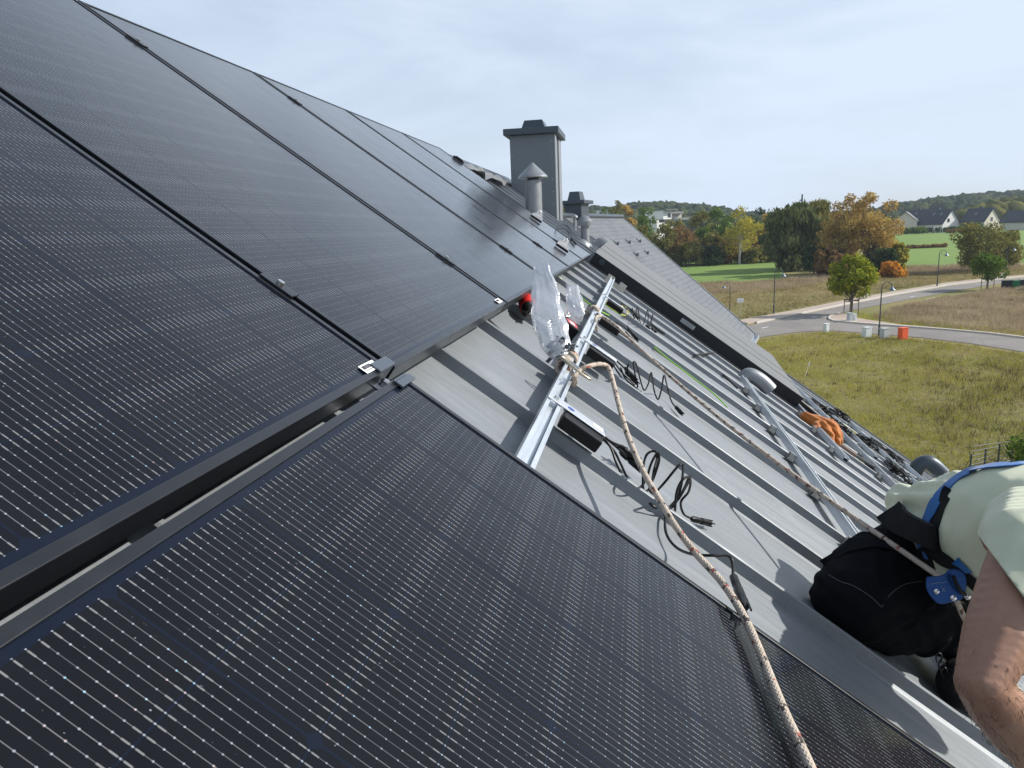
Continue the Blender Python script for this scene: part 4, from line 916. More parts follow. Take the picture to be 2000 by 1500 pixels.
# ------------------------------------------------------------------ solar panels
PL, PW, PITCH = 1.722, 1.134, 1.155
def panel(s0, u0, lab, sticker=False):
    r = roofempty('solar_module', s0, u0, 0.0, lab, 'solar panel', 'black framed solar panels on the roof')
    t, hgt, lip = 0.0022, 0.035, 0.013; f = MB()
    f.bbox(0, PL, 0, lip, -hgt, 0, 0.0012).bbox(0, PL, PW-lip, PW, -hgt, 0, 0.0012).bbox(0, lip, lip+0.0002, PW-lip-0.0002, -hgt, -0.0002, 0.0012).bbox(PL-lip, PL, lip+0.0002, PW-lip-0.0002, -hgt, -0.0002, 0.0012)
    f.build('frame', M_frame, r)
    MB().add([(lip-0.001, lip-0.001, -0.0028), (PL-lip+0.001, lip-0.001, -0.0028), (PL-lip+0.001, PW-lip+0.001, -0.0028), (lip-0.001, PW-lip+0.001, -0.0028)], [(0, 1, 2, 3)]).build('glass', M_glass, r)
    MB().box(lip, PL-lip, lip, PW-lip, -0.009, -0.004).build('backsheet', M_black, r)
    if sticker:
        st = MB().box(PL-0.030, PL-0.011, PW-0.085, PW-0.022, 0.0004, 0.0010).build('barcode_label', M_white, r)
        q = MB(); y = PW-0.080
        while y < PW-0.045:
            w = random.choice((0.0006, 0.001, 0.0014)); q.box(PL-0.027, PL-0.019, y, y+w, 0.0011, 0.0013); y += w+random.choice((0.0007, 0.0012))
        q.box(PL-0.0165, PL-0.0150, PW-0.080, PW-0.048, 0.0011, 0.0013); q.build('barcode', M_ink, st)
    return r
names = ['nearest upper solar panel, filling the left edge of the photo', 'second upper solar panel, right of the wide dark gap', 'third upper solar panel from the camera', 'fourth upper solar panel from the camera', 'fifth upper solar panel, with a steel spring clip near its lower edge', 'farthest upper solar panel, below the tall chimney']
for k in range(6):
    ss = -PL - (0.003 if k == 0 else 0.0); panel(ss, (k-1)*PITCH + 0.0105 - (0.0 if k else 0.0), names[k], sticker=k < 2)
panel(0.0185, -PITCH+0.020-0.003, 'lower solar panel in the foreground, with bright dotted cell lines')
# mounting rails
def rail(s, u0, u1, top, lab, w=0.041, h=0.040):
    r = roofempty('mounting_rail', s, u0, top, lab, 'mounting rail', 'aluminium mounting rails')
    L_ = u1-u0; q = MB(); t = 0.0025
    q.box(0, t, 0, L_, -h, 0).box(w-t, w, 0, L_, -h, 0).box(t+.0001, w-t-.0001, 0, L_, -h, -h+t).box(t+.0001, w-t-.0001, 0, L_, -h*0.42, -h*0.42+t)
    q.box(t+.0001, 0.010, 0, L_, -t, -0.0001).box(w-0.010, w-t-.0001, 0, L_, -t, -0.0001)
    q.build('profile', M_alurail, r)
    return r
def seam_clamps(r, s, u0, u1, top, side=-1, skip=()):
    for c in us:
        if u0 < c < u1 and round(c, 1) not in skip:
            x = -0.034 if side < 0 else 0.043; q = MB(); z = PAN+0.012-top
            q.bbox(x, x+0.034, c-u0-0.024, c-u0-0.009, z, z+0.036, 0.002).bbox(x, x+0.034, c-u0+0.009, c-u0+0.024, z, z+0.036, 0.002).bbox(x, x+0.034, c-u0-0.024, c-u0+0.024, z+0.0365, z+0.042, 0.001)
            q.lathe([(0.006, 0), (0.006, 0.014)], 6, M=TM(Vector((x+0.017, c-u0+0.024, z+0.02)), basis((0, 1, 0)))); q.build('seam_clamp', M_steel, r)
R1 = rail(0.264, -1.35, 5.36, -0.0355, 'long silver rail from the foreground panel to the water collector'); seam_clamps(R1, 0.264, 4.0, 5.3, -0.0355)
R2 = rail(1.600, 0.75, 4.98, -0.050, 'silver rail running from the kneeling man up to the round cowl'); seam_clamps(R2, 1.6, 0.8, 4.9, -0.05)
for s, a, b, lab in ((2.40, 4.3, 6.35, 'short silver rail beside the orange glove'), (3.06, 3.6, 9.35, 'silver rail passing right of the orange glove'), (3.46, 6.4, 9.0, 'short rail stub near the far roof edge'), (4.10, 4.2, 9.2, 'long silver rail behind the black cable heap'), (4.72, 4.4, 9.1, 'lowest silver rail near the eave')):
    r_ = rail(s, a, b, -0.045, lab); seam_clamps(r_, s, a, b, -0.045)
for s, lab in ((-0.42, 'lower rail hidden under the upper row of panels'), (-1.42, 'upper rail hidden under the upper row of panels')):
    r_ = rail(s, -1.35, 5.9, -0.0360, lab); seam_clamps(r_, s, -1.3, 5.9, -0.036)
# module clamps
def mid_clamp(s, u, lab):
    r = roofempty('module_clamp', s, u, 0.0, lab, 'clamp', 'black clamps between panels')
    MB().bbox(-0.034, 0.034, -0.0145, 0.0145, 0.0008, 0.0048, 0.001).box(-0.03, 0.03, -0.0065, -0.0045, -0.034, 0.0006).box(-0.03, 0.03, 0.0045, 0.0065, -0.034, 0.0006).build('plate', M_frame, r)
    MB().lathe([(0.0065, 0.005), (0.0065, 0.011), (0.0045, 0.0118)], 16).build('bolt', M_chrome, r, True)
cl_lab = {(1, 0): 'clamp on the gap between first and second upper panels', (2, 0): 'lower clamp between second and third upper panels', (2, 1): 'upper clamp between second and third upper panels', (3, 0): 'lower clamp between third and fourth upper panels', (3, 1): 'upper clamp between third and fourth upper panels', (4, 0): 'lower clamp between fourth and fifth upper panels', (5, 0): 'lower clamp between fifth and last upper panels'}
for (g_, k), lab in cl_lab.items(): mid_clamp(-0.243 if k == 0 else -1.475, (g_-1)*PITCH+0.0, lab)
# corner bracket
r = roofempty('corner_clamp', 0.004, -0.06, 0, 'dark two-plate clamp at the corner where three panels meet', 'clamp')
MB().bbox(-0.030, -0.010, 0.0, 0.075, 0.001, 0.005, 0.001).bbox(-0.012, -0.008, 0, 0.075, -0.03, 0.0046, 0.001).bbox(-0.008, 0.020, 0.0, 0.052, -0.028, -0.024, 0.001).bbox(0.0165, 0.0205, 0.0, 0.06, -0.0238, 0.005, 0.001).bbox(0.021, 0.036, 0.0, 0.07, 0.001, 0.0052, 0.001).build('bracket', simple('clamp_grey', (0.12, 0.14, 0.17), 0.4, 0.7), r)
MB().lathe([(0.0085, -0.0238), (0.0085, -0.014), (0.006, -0.012)], 6, axis=(0.004, 0.026, 0)).build('bolt', M_steel, r)
# spring clips
M_clip = simple('clip_nickel', (0.50, 0.49, 0.47), 0.25, 0.95, 0.1)
def spring_clip(px, py, n, lab, sc=1.0, rz=0.0):
    p = rp(px, py, n); q_ = toroof(p); r = roofempty('spring_clip', q_.x, q_.y, 0.002, lab, 'clip', 'steel spring clips holding on the panels'); r.scale = (sc,)*3
    r.rotation_euler = (Matrix.Rotation(RP, 3, 'Y') @ Matrix.Rotation(rz, 3, 'Z')).to_euler()
    MB().bbox(0.02, 0.035, -0.045, 0.045, 0.0, 0.014, 0.003).build('jaw_pad', M_black, r)
    q = MB(); q.add([(0.026, -0.045, 0.016), (0.026, 0.045, 0.016), (0.0, 0.038, 0.030), (0.0, -0.038, 0.030), (-0.022, 0.020, 0.042), (-0.022, -0.020, 0.042), (-0.044, 0.017, 0.066), (-0.044, -0.017, 0.066)], [(0, 1, 2, 3), (3, 2, 4, 5), (5, 4, 6, 7)])
    b = q.build('plate', M_clip, r); md = b.modifiers.new('s', 'SOLIDIFY'); md.thickness = 0.0018
    MB().tube([(-0.012, -0.020, 0.026), (-0.012, 0.020, 0.026)], 0.010, 14).build('spring', M_steel, r, True)
    MB().tube([(-0.03+0.014*math.cos(t)-0.01, 0, 0.045+0.014*math.sin(t)+0.012) for t in np.linspace(0, 6.28, 17)], 0.0022, 6).build('ring', M_chrome, r, True)
spring_clip(1046, 429, 0.0, 'steel spring clip under the conical vent hat', 1.2, rad(-82))
spring_clip(1096, 486, 0.0, 'steel spring clip above the plastic bag', 1.15, rad(-82))

# ------------------------------------------------------------------ solar water collector
u0, u1, s0, s1 = 5.92, 7.95, 0.02, 2.40
r = roofempty('solar_water_collector', s0, u0, 0.03, 'long thick solar water collector with dark side and pale grey top lying down the roof', 'solar collector')
SL, UL = s1-s0, u1-u0; tilt = 0.09/UL
def tl(y): return tilt*y
q = MB(); 
q.add([(0, 0, -0.115), (SL, 0, -0.115), (SL, UL, -0.115), (0, UL, -0.115), (0, 0, -0.004), (SL, 0, -0.004), (SL, UL, tl(UL)-0.004), (0, UL, tl(UL)-0.004)], [(3, 2, 1, 0), (0, 1, 5, 4), (1, 2, 6, 5), (2, 3, 7, 6), (3, 0, 4, 7)])
MB().box(0.01, SL-0.01, -0.16, 0.10, PAN-0.03+0.003, -0.117).build('underside_shade', M_black, r)  # black block added as painted shade below the collector's near side
body = q.build('body', simple('collector_side', (0.018, 0.020, 0.026), 0.42, 0.4, stretch=(0.3, 3, 3)), r)
M_ctop = m_zinc('collector_top', (0.155, 0.157, 0.157))
q = MB()
for a, b in ((-0.006, 0.60), (0.635, 1.10), (1.135, UL+0.006)):
    q.add([(-0.006, a, tl(a)), (SL+0.006, a, tl(a)), (SL+0.006, b, tl(b)), (-0.006, b, tl(b)), (-0.006, a, tl(a)-0.0038), (SL+0.006, a, tl(a)-0.0038), (SL+0.006, b, tl(b)-0.0038), (-0.006, b, tl(b)-0.0038)], [(0, 1, 2, 3), (0, 4, 5, 1), (1, 5, 6, 2), (2, 6, 7, 3), (3, 7, 4, 0)])
q.build('top_sheet', M_ctop, r)
MB().box(-0.01, SL, -0.012, -0.001, -0.121, -0.116).build('lower_edge_strip', M_alu, r)
MB().lathe([(0.028, 0), (0.028, 0.012), (0.016, 0.014), (0.016, 0.002)], 18, M=TM(Vector((0.10, -0.001, -0.045)), basis((0, -1, 0)))).build('pipe_port', M_darkmetal, r, True)
q = MB(); q.box(1.02, 1.17, -0.003, -0.0008, -0.075, -0.035); lb = q.build('type_label', simple('silver_label', (0.42, 0.43, 0.44), 0.5), r)
q = MB()
for i in range(3): q.box(1.03, 1.15-0.02*(i % 2), -0.0038, -0.0032, -0.045-0.01*i, -0.043-0.01*i)
q.build('print', M_ink, lb)
MB().tube([(SL+0.02, 0.25, -0.06), (SL+0.42, 0.22, -0.085)], 0.026, 14).build('outlet_pipe', M_black, r, True)
r = roofempty('mounting_bracket', 0.335, 5.60, -0.07, 'pale steel bracket with two bolts at the far end of the long rail', 'bracket')
q = MB(); q.bbox(-0.10, -0.030, 0.0, 0.008, -0.045, 0.03, 0.002).bbox(0.030, 0.10, 0.0, 0.008, -0.045, 0.03, 0.002).box(-0.1, 0.1, 0.0085, 0.012, -0.045, -0.02); q.build('plate', simple('bracket_steel', (0.50, 0.47, 0.42), 0.4, 0.6), r)
for x in (-0.065, 0.065): MB().lathe([(0.013, 0), (0.013, 0.008), (0.006, 0.010)], 6, M=TM(Vector((x, -0.0, -0.005)), basis((0, -1, 0)))).build('bolt', M_steel, r)

# ------------------------------------------------------------------ micro inverters with their leads
def rl(root_inv, p): return root_inv @ p
def lead(pts, r=0.0031, seg=8, k=6): return MB().tube(pts, r, seg, smooth=k)
def connector(mb, p, d, L_=0.052, r=0.0075):
    d = d.normalized(); M_ = TM(p, basis(d)); mb.lathe([(r*0.55, -0.01), (r, 0), (r, L_*0.3), (r*0.8, L_*0.32), (r*0.8, L_*0.42), (r*1.08, L_*0.45), (r*1.08, L_*0.78), (r*0.85, L_*0.8), (r*0.85, L_)], 12, M=M_)
    for a in range(4): 
        q = a*math.pi/2; mb.box(r*0.9*math.cos(q)-0.0016, r*0.9*math.cos(q)+0.0016, r*0.9*math.sin(q)-0.0016, r*0.9*math.sin(q)+0.0016, L_*0.8, L_*1.12, M=M_)
    return mb
INV = [(0.60, 'front micro inverter hanging on the long rail, nearest the camera'), (1.66, 'second micro inverter, under the tied rope knot'), (2.62, 'third micro inverter, beside the second rope'), (3.60, 'farthest micro inverter, next to the coiled earth wire')]
M_plate = simple('inverter_plate', (0.60, 0.63, 0.66), 0.4, 0.7, 0.06); inv_roots = []
for i, (u, lab) in enumerate(INV):
    r = roofempty('micro_inverter', 0.285, u, -0.030, lab, 'micro inverter', 'micro inverters on the long rail'); inv_roots.append(r)
    MB().bbox(0.035, 0.150, -0.060, 0.035, -0.040, -0.006, 0.004).build('case', M_black, r)
    pl_ = MB().bbox(-0.022, 0.152, -0.012, 0.040, -0.004, -0.001, 0.001).box(0.03, 0.152, 0.038, 0.0415, -0.02, -0.0042).build('mounting_plate', M_plate, r)
    MB().lathe([(0.0085, 0), (0.0085, 0.006), (0.0045, 0.0075)], 6, axis=(0.0, 0.012, -0.0008)).build('bolt', M_chrome, pl_)
    q = MB(); q.box(0.112, 0.142, 0.0, 0.030, -0.0006, 0.0000); st = q.build('rating_label', M_white, pl_)
    q = MB(); rr = random.Random(3)
    for k in range(7):
        x = 0.115+k*0.0037; q.box(x, x+0.0014, 0.004+rr.random()*0.004, 0.024, 0.0001, 0.0003)
    q.build('print', M_ink, st)
    q = MB().lathe([(0.0075, 0), (0.0105, 0.0003)], 20, axis=(0.045, 0.014, -0.0007)); q.build('blue_emblem', simple('blue_print', (0.03, 0.06, 0.3), 0.5), pl_)
def P(px, py, n): return toroof(rp(px, py, n))
def leads_for(root, paths, conns, thin=False):
    base = Vector((0.285, 0, -0.030)); off = toroof(root.location)
    mb = MB()
    for pts in paths: mb.tube([P(*p)-off for p in pts], 0.0033, 8, smooth=6)
    o = mb.build('lead', M_black, root, True)
    for a, b in conns:
        A = P(*a)-off; B = P(*b)-off; connector(MB(), A, B-A, (B-A).length, 0.0085).build('connector', M_black, root, True)
leads_for(inv_roots[0], [
   [(1158, 836, -.055), (1180, 853, -.06), (1212, 880, -.07), (1225, 892, -.08)],
   [(1158, 832, -.05), (1190, 860, -.055), (1215, 872, -.06), (1225, 876, -.07)],
   [(1157, 838, -.06), (1190, 870, -.065), (1204, 905, -.085), (1225, 945, -.10), (1252, 960, -.10), (1270, 953, -.09), (1277, 920, -.02), (1284, 890, 0.0), (1276, 881, 0.0), (1262, 890, -.03), (1256, 920, -.06), (1258, 965, -.1), (1275, 988, -.1), (1300, 995, -.1), (1318, 985, -.08), (1330, 950, -.03), (1334, 912, .0), (1326, 909, .0), (1300, 940, -.05), (1285, 957, -.09)],
   [(1157, 840, -.06), (1195, 875, -.07), (1212, 905, -.09), (1228, 938, -.1), (1248, 952, -.1), (1262, 935, -.08), (1272, 905, -.03), (1284, 885, 0.01), (1287, 900, -.01), (1278, 930, -.06), (1268, 955, -.1), (1280, 968, -.1)],
   [(1300, 1000, -.1), (1299, 1030, -.1), (1306, 1052, -.1), (1325, 1072, -.09), (1355, 1083, -.05), (1395, 1085, -.02), (1420, 1085, -.015), (1430, 1097, -.02), (1432, 1125, -.03)],
   [(1308, 990, -.1), (1330, 965, -.06), (1345, 935, 0.0), (1349, 930, 0.0), (1340, 950, -.04), (1325, 975, -.09), (1313, 985, -.1)],
   [(1318, 1000, -.09), (1322, 960, -.03), (1335, 935, .01), (1348, 935, 0), (1345, 960, -.05), (1330, 980, -.09), (1335, 1003, -.1), (1352, 1013, -.1)]],
   [((1213, 874, -.07), (1246, 897, -.07)), ((1216, 886, -.085), (1250, 916, -.085)), ((1354, 1014, -.1), (1387, 1022, -.1)), ((1433, 1128, -.02), (1455, 1185, 0.01))])
leads_for(inv_roots[1], [
   [(1191, 694, -.06), (1210, 710, -.07), (1222, 722, -.08)], [(1190, 697, -.06), (1203, 712, -.08), (1215, 728, -.09), (1240, 752, -.1)],
   [(1190, 696, -.07), (1205, 725, -.09), (1225, 750, -.1), (1245, 757, -.1), (1240, 730, -.05), (1237, 708, .0), (1243, 712, -.01), (1250, 740, -.08), (1258, 762, -.1), (1266, 750, -.08), (1272, 728, 0.0), (1277, 760, -.08), (1285, 780, -.1), (1292, 760, -.05), (1297, 733, .01), (1303, 755, -.06), (1312, 785, -.1), (1322, 797, -.1)],
   [(1212, 718, -.05), (1222, 740, -.08), (1240, 756, -.1), (1250, 768, -.1)], [(1228, 710, -.03), (1226, 725, -.06), (1244, 750, -.1)]],
   [((1222, 720, -.07), (1240, 740, -.07)), ((1224, 728, -.08), (1244, 748, -.08)), ((1321, 796, -.1), (1332, 808, -.1))])
leads_for(inv_roots[2], [
   [(1203, 628, -.07), (1220, 640, -.08), (1235, 655, -.09)], [(1203, 631, -.07), (1215, 648, -.09), (1240, 672, -.1)], [(1225, 636, -.03), (1234, 655, -.07), (1246, 668, -.1)], [(1206, 646, -.1), (1222, 660, -.1), (1240, 676, -.1)]],
   [((1228, 645, -.07), (1246, 664, -.08)), ((1222, 650, -.09), (1240, 672, -.09))])
leads_for(inv_roots[3], [
   [(1214, 592, -.07), (1228, 600, -.08), (1236, 606, -.08)], [(1214, 594, -.07), (1230, 608, -.1), (1240, 620, -.1), (1245, 600, .0), (1250, 628, -.1), (1256, 634, -.1), (1264, 607, .02), (1266, 612, 0.0), (1266, 640, -.1), (1275, 614, .02), (1273, 630, -.06), (1277, 646, -.1)],
   [(1235, 602, -.02), (1240, 625, -.09), (1252, 636, -.1)]],
   [((1232, 604, -.07), (1246, 622, -.08)), ((1274, 643, -.1), (1282, 649, -.1)), ((1262, 636, -.1), (1268, 642, -.1))])
# trunk cable beside the collector and far cable heaps
def cable(name, pts, lab, cat='cable', r=0.004, mat=None, conns=(), group=None):
    root = empty(name, rp(*pts[0][:3]), (0, 0, 0), lab, cat, group); o = root.location.copy()
    MB().tube([rp(*p)-o for p in pts], r, 8, smooth=6).build('wire', mat or M_black, root, True)
    if conns:
        for a, b in conns: A, B = rp(*a)-o, rp(*b)-o; connector(MB(), A, B-A, (B-A).length, 0.010).build('connector', M_black, root, True)
    return root
cable('trunk_cable', [(1240, 606, -.10), (1280, 640, -.10), (1330, 672, -.10), (1358, 692, -.10), (1400, 722, -.10), (1440, 758, -.10)], 'thick black trunk cable running below the dark side of the collector', r=0.007, conns=[((1358, 694, -.09), (1392, 690, -.08))])
cable('earth_wire', [(1085, 535, -.09), (1100, 548, -.1), (1112, 560, -.1), (1140, 585, -.1), (1172, 607, -.1), (1200, 622, -.1), (1250, 655, -.1), (1300, 697, -.1), (1350, 735, -.1), (1395, 770, -.1), (1420, 795, -.1)], 'long yellow-green earth wire lying down the roof between the ropes', r=0.0042, mat=M_earth)
cable('earth_wire', [(1172, 580, -.085), (1190, 594, -.09), (1205, 600, -.09), (1218, 598, -.09), (1226, 606, -.1), (1222, 616, -.1), (1208, 612, -.1), (1190, 600, -.1), (1180, 592, -.1)], 'yellow-green earth wire coiled in a loop beside the farthest inverter', r=0.004, mat=M_earth)
cable('earth_wire', [(1600, 800, -.09), (1625, 815, -.09), (1650, 830, -.09), (1690, 862, -.09), (1720, 885, -.1), (1745, 905, -.1)], 'yellow-green earth wire on the far right of the roof', r=0.006, mat=M_earth)
cable('earth_wire', [(1640, 868, -.1), (1660, 882, -.1), (1690, 905, -.1), (1715, 918, -.1)], 'short piece of yellow-green earth wire below the orange glove', r=0.006, mat=M_earth)
def heap(px, py, n, seed, lab, R_=0.16, num=16, lift=0.08):
    rg = random.Random(seed); c = rp(px, py, n); r = empty('cable_heap', c, (0, RP, 0), lab, 'cables', 'heaps of black cable on the far roof'); q = MB()
    for k in range(4):
        pts = []
        for i in range(num):
            a = i*1.9+k; pts.append(Vector((R_*math.cos(a)*rg.uniform(0.2, 0.7)+R_*(i/num-0.5)*1.4, R_*math.sin(a)*rg.uniform(0.3, 1.0), 0.01+lift*rg.random())))
        q.tube(pts, 0.0045, 6, smooth=5)
    q.build('wire', M_black, r, True); 
    for k in range(3): connector(MB(), Vector((rg.uniform(-R_, R_), rg.uniform(-R_, R_), 0.02)), Vector((1, rg.uniform(-1, 1), 0.1)), 0.07, 0.012).build('connector', M_black, r, True)
heap(1730, 890, -.09, 1, 'big heap of tangled black cable above the man and left of the dark cowl', 0.24)
heap(1605, 806, -.09, 2, 'small tangle of black cable at the far roof edge above the orange glove', 0.16)
heap(1640, 845, -.09, 3, 'black cable tangle right of the orange glove', 0.16)
heap(1690, 868, -.09, 4, 'black cable tangle on the far rail between glove and man', 0.14)
heap(1745, 925, -.09, 5, 'loose black leads just behind the raised shirt tail', 0.14)
heap(1640, 815, -.09, 6, 'black leads on the verge near the end of the rails', 0.13)
# black leads on the last panels near the vents
cable('black_lead', [(1088, 446, .004), (1094, 440, .03), (1106, 440, .05), (1116, 452, .04), (1118, 466, .02), (1122, 474, .008)], 'black lead looping over the last panel by the small vent', r=0.005, conns=[((1116, 466, .012), (1124, 476, .012))])
cable('black_lead', [(1085, 450, .004), (1100, 446, .05), (1112, 458, .03), (1108, 468, .006)], 'second thin black lead bent behind the first by the small vent', r=0.004)

# ------------------------------------------------------------------ ropes
def rope(name, P3, lab, knots, r=0.0068):
    o = P3[0].copy(); root = empty(name, o, (0, 0, 0), lab, 'rope')
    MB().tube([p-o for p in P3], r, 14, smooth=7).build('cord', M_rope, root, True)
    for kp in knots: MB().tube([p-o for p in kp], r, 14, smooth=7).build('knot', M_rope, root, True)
    return root
def knot_loops(px, py, n, R_=0.028, h=0.05, seed=1, turns=3.2):
    c = toroof(rp(px, py, n)); rg = random.Random(seed); pts = []
    for i in range(int(turns*8)+1):
        a = i/8*2*math.pi; k = i/(turns*8)
        pts.append(rw(c.x+(R_+0.004*rg.random())*math.cos(a), c.y+(k-0.5)*0.055+0.004*rg.random(), c.z+h*0.5*math.sin(a)))
    return pts
K1 = knot_loops(1110, 703, -.05, 0.024, 0.056, 1, 4.6); K1b = knot_loops(1101, 713, -.05, 0.017, 0.05, 2, 4)
r1 = [rp(1117, 728, -.0), rp(1124, 742, -.045), rp(1121, 754, -.10), rp(1120, 740, -.03), rp(1134, 722, .0), rp(1150, 715, .02), rp(1172, 711, .03), rp(1187, 716, .03), rp(1194, 733, .03), rp(1200, 756, .03), rp(1211, 800, .02), rp(1228, 856, .01), rp(1256, 920, 0), rp(1286, 972, 0), rp(1318, 1026, 0), rp(1360, 1082, .0), rp(1404, 1130, .005), rp(1438, 1178, .014), rp(1468, 1235, .014), rp(1500, 1312, .014), rp(1534, 1395, .014), rp(1566, 1462, .014), rp(1620, 1580, .014)]
rope('safety_rope', r1, 'beige rope with red and black flecks crossing the foreground panel', [K1, K1b])
K2 = knot_loops(1158, 610, -.05, 0.026, 0.06, 3, 4)
GRAB = cp(1852, 1138, 1.80)
a0 = rp(1176, 619, -.02); a1 = rp(1200, 634, .0); r2 = [rp(1166, 645, -.09), rp(1163, 630, -.04), rp(1165, 619, -.02), a0, a1]
for f in np.linspace(0.06, 0.98, 14): r2.append(a1.lerp(GRAB, f)+Vector((0, 0, -0.045*math.sin(math.pi*f))))
r2.append(GRAB); gl = cp(1888, 1215, 1.86)
r2 += [GRAB.lerp(gl, 0.5), gl, cp(1940, 1290, 1.9), cp(2010, 1370, 1.86), cp(2100, 1460, 1.85)]
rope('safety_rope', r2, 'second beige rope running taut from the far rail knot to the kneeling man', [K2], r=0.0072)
# carabiner on the first knot
c = toroof(rp(1122, 722, -.01)); r = roofempty('carabiner', c.x, c.y, c.z, 'worn steel carabiner clipping the near rope to the long rail', 'carabiner')
pts = [(0.055*math.cos(t), 0.014*math.sin(t)*(1.25 if math.cos(t) > 0 else 0.9), 0.006) for t in np.linspace(0, 2*math.pi, 25)]
MB().tube(pts, 0.0042, 10).build('body', simple('worn_brass', (0.48, 0.42, 0.33), 0.35, 0.9), r, True); MB().tube([(-0.03, 0.0135, 0.006), (0.025, 0.0155, 0.006)], 0.0062, 10).build('gate_sleeve', M_steel, r, True)
r.rotation_euler = (Matrix.Rotation(RP, 3, 'Y') @ Matrix.Rotation(-0.25, 3, 'Z')).to_euler()

# ------------------------------------------------------------------ cordless driver
c = toroof(rp(1033, 606, -.065)); r = roofempty('cordless_drill', c.x, c.y, c.z, 'red and black cordless drill lying behind the plastic bags', 'cordless drill')
r.rotation_euler = (Matrix.Rotation(RP, 3, 'Y') @ Matrix.Rotation(rad(104), 3, 'Z')).to_euler()
Mx = TM(Vector((0, 0, 0)), basis((1, 0, 0)))
MB().lathe([(0.024, 0.03), (0.033, 0.038), (0.036, 0.06), (0.036, 0.13), (0.030, 0.17), (0.02, 0.185)], 24, M=Mx).build('body', M_red, r, True)
MB().lathe([(0.010, -0.035), (0.014, -0.034), (0.027, -0.018), (0.030, 0.0), (0.030, 0.030), (0.026, 0.034)], 24, M=Mx).build('chuck', simple('chuck_metal', (0.06, 0.055, 0.05), 0.3, 0.8), r, True)
MB().lathe([(0.0045, -0.06), (0.0052, -0.035)], 6, M=Mx).build('bit', M_steel, r)
MB().bbox(0.10, 0.14, -0.16, -0.02, -0.018, 0.018, 0.010).build('handle', M_black, r)
bt = MB().bbox(0.075, 0.17, -0.235, -0.165, -0.032, 0.030, 0.006).build('battery', M_black, r)
MB().box(0.085, 0.16, -0.227, -0.180, 0.0302, 0.0308).build('red_label', M_red, bt)
q = MB()
for i, (x, wdt) in enumerate(((0.093, .004), (0.103, .012), (0.121, .004), (0.131, .012), (0.149, .004))): q.box(x, x+wdt, -0.215, -0.192, 0.0309, 0.0312)
q.build('label_print', M_white, bt)
MB().tube([(0.11, -0.14, 0.03), (0.13, -0.18, 0.05), (0.15, -0.17, 0.055), (0.14, -0.13, 0.04), (0.12, -0.12, 0.025)], 0.002, 6, smooth=4).build('belt_clip', M_steel, r, True)

# ------------------------------------------------------------------ plastic bags
def bag(axis, widths, lab, seed, content=True):
    o = axis[0].copy(); root = empty('plastic_bag', o, (0, 0, 0), lab, 'plastic bag', 'clear plastic bags lying on the roof'); V = []; seg = 22
    pts = catmull([a-o for a in axis], 7); rg = np.random.default_rng(seed); ph = rg.uniform(0, 6.28, 12)
    ws = np.interp(np.linspace(0, 1, len(pts)), np.linspace(0, 1, len(widths)), widths); fwv = ray(1080, 620).normalized()
    for i, p in enumerate(pts):
        t = (pts[min(i+1, len(pts)-1)]-pts[max(i-1, 0)]).normalized(); side = t.cross(fwv).normalized(); nn = side.cross(t).normalized(); f = i/(len(pts)-1)
        tw = 0.5*math.sin(f*3+ph[5])
        for j in range(seg):
            a = 2*math.pi*j/seg; th = ws[i]*(0.10+0.42*f**1.3)
            fold = 0.22*abs(math.sin(2*a+ph[0]+f*2.5))+0.13*abs(math.sin(5*a+ph[1]-f*3.5))-0.15
            edge = 1+0.06*math.sin(f*17+ph[2]+2*a)+0.04*math.sin(f*41+ph[3])
            x = ws[i]*math.cos(a)*edge; z = th*math.sin(a)*(1+fold)+ws[i]*fold*0.4
            v = p+side*(x*math.cos(tw)-z*math.sin(tw)*0.4)+nn*(z*math.cos(tw)+x*math.sin(tw)*0.5)
            if i == 0: v += t*0.012*math.sin(2*a+ph[6])
            V.append(v[:])
    F = [(i*seg+j, i*seg+(j+1) % seg, (i+1)*seg+(j+1) % seg, (i+1)*seg+j) for i in range(len(pts)-1) for j in range(seg)]
    ob = MB().add([Vector(v) for v in V], F).build('film', M_bag, root)
    if content:
        e = pts[int(len(pts)*0.83)]; q = MB(); rg2 = random.Random(seed)
        for k in range(22):
            c_ = e+Vector((rg2.gauss(0, .018), rg2.gauss(0, .018), rg2.gauss(-0.01, .02))); M_ = TM(c_, basis((rg2.gauss(0, 1), rg2.gauss(0, 1), rg2.gauss(0, 1))))
            q.bbox(-0.016, 0.016, -0.006, 0.006, -0.003, 0.003, 0.001, M=M_); q.lathe([(0.004, -0.012), (0.004, 0.012)], 6, M=M_)
        ho_ = q.build('hardware', simple('bag_hardware', (0.10, 0.115, 0.13), 0.4, 0.6), root); tag(ho_, kind='stuff')
    return root
bag([cp(1056, 520, 2.62), cp(1063, 560, 2.57), cp(1069, 610, 2.50), cp(1082, 660, 2.45), cp(1093, 698, 2.40)], [0.030, 0.036, 0.050, 0.060, 0.062, 0.056, 0.022], 'taller clear plastic bag catching bright sun, with hardware in its bottom', 11)
bag([cp(1118, 558, 3.05), cp(1121, 580, 3.02), cp(1125, 610, 3.0), cp(1131, 630, 3.0)], [0.026, 0.032, 0.036, 0.034, 0.012], 'smaller crumpled clear bag between the tall bag and the long rail', 12, False)

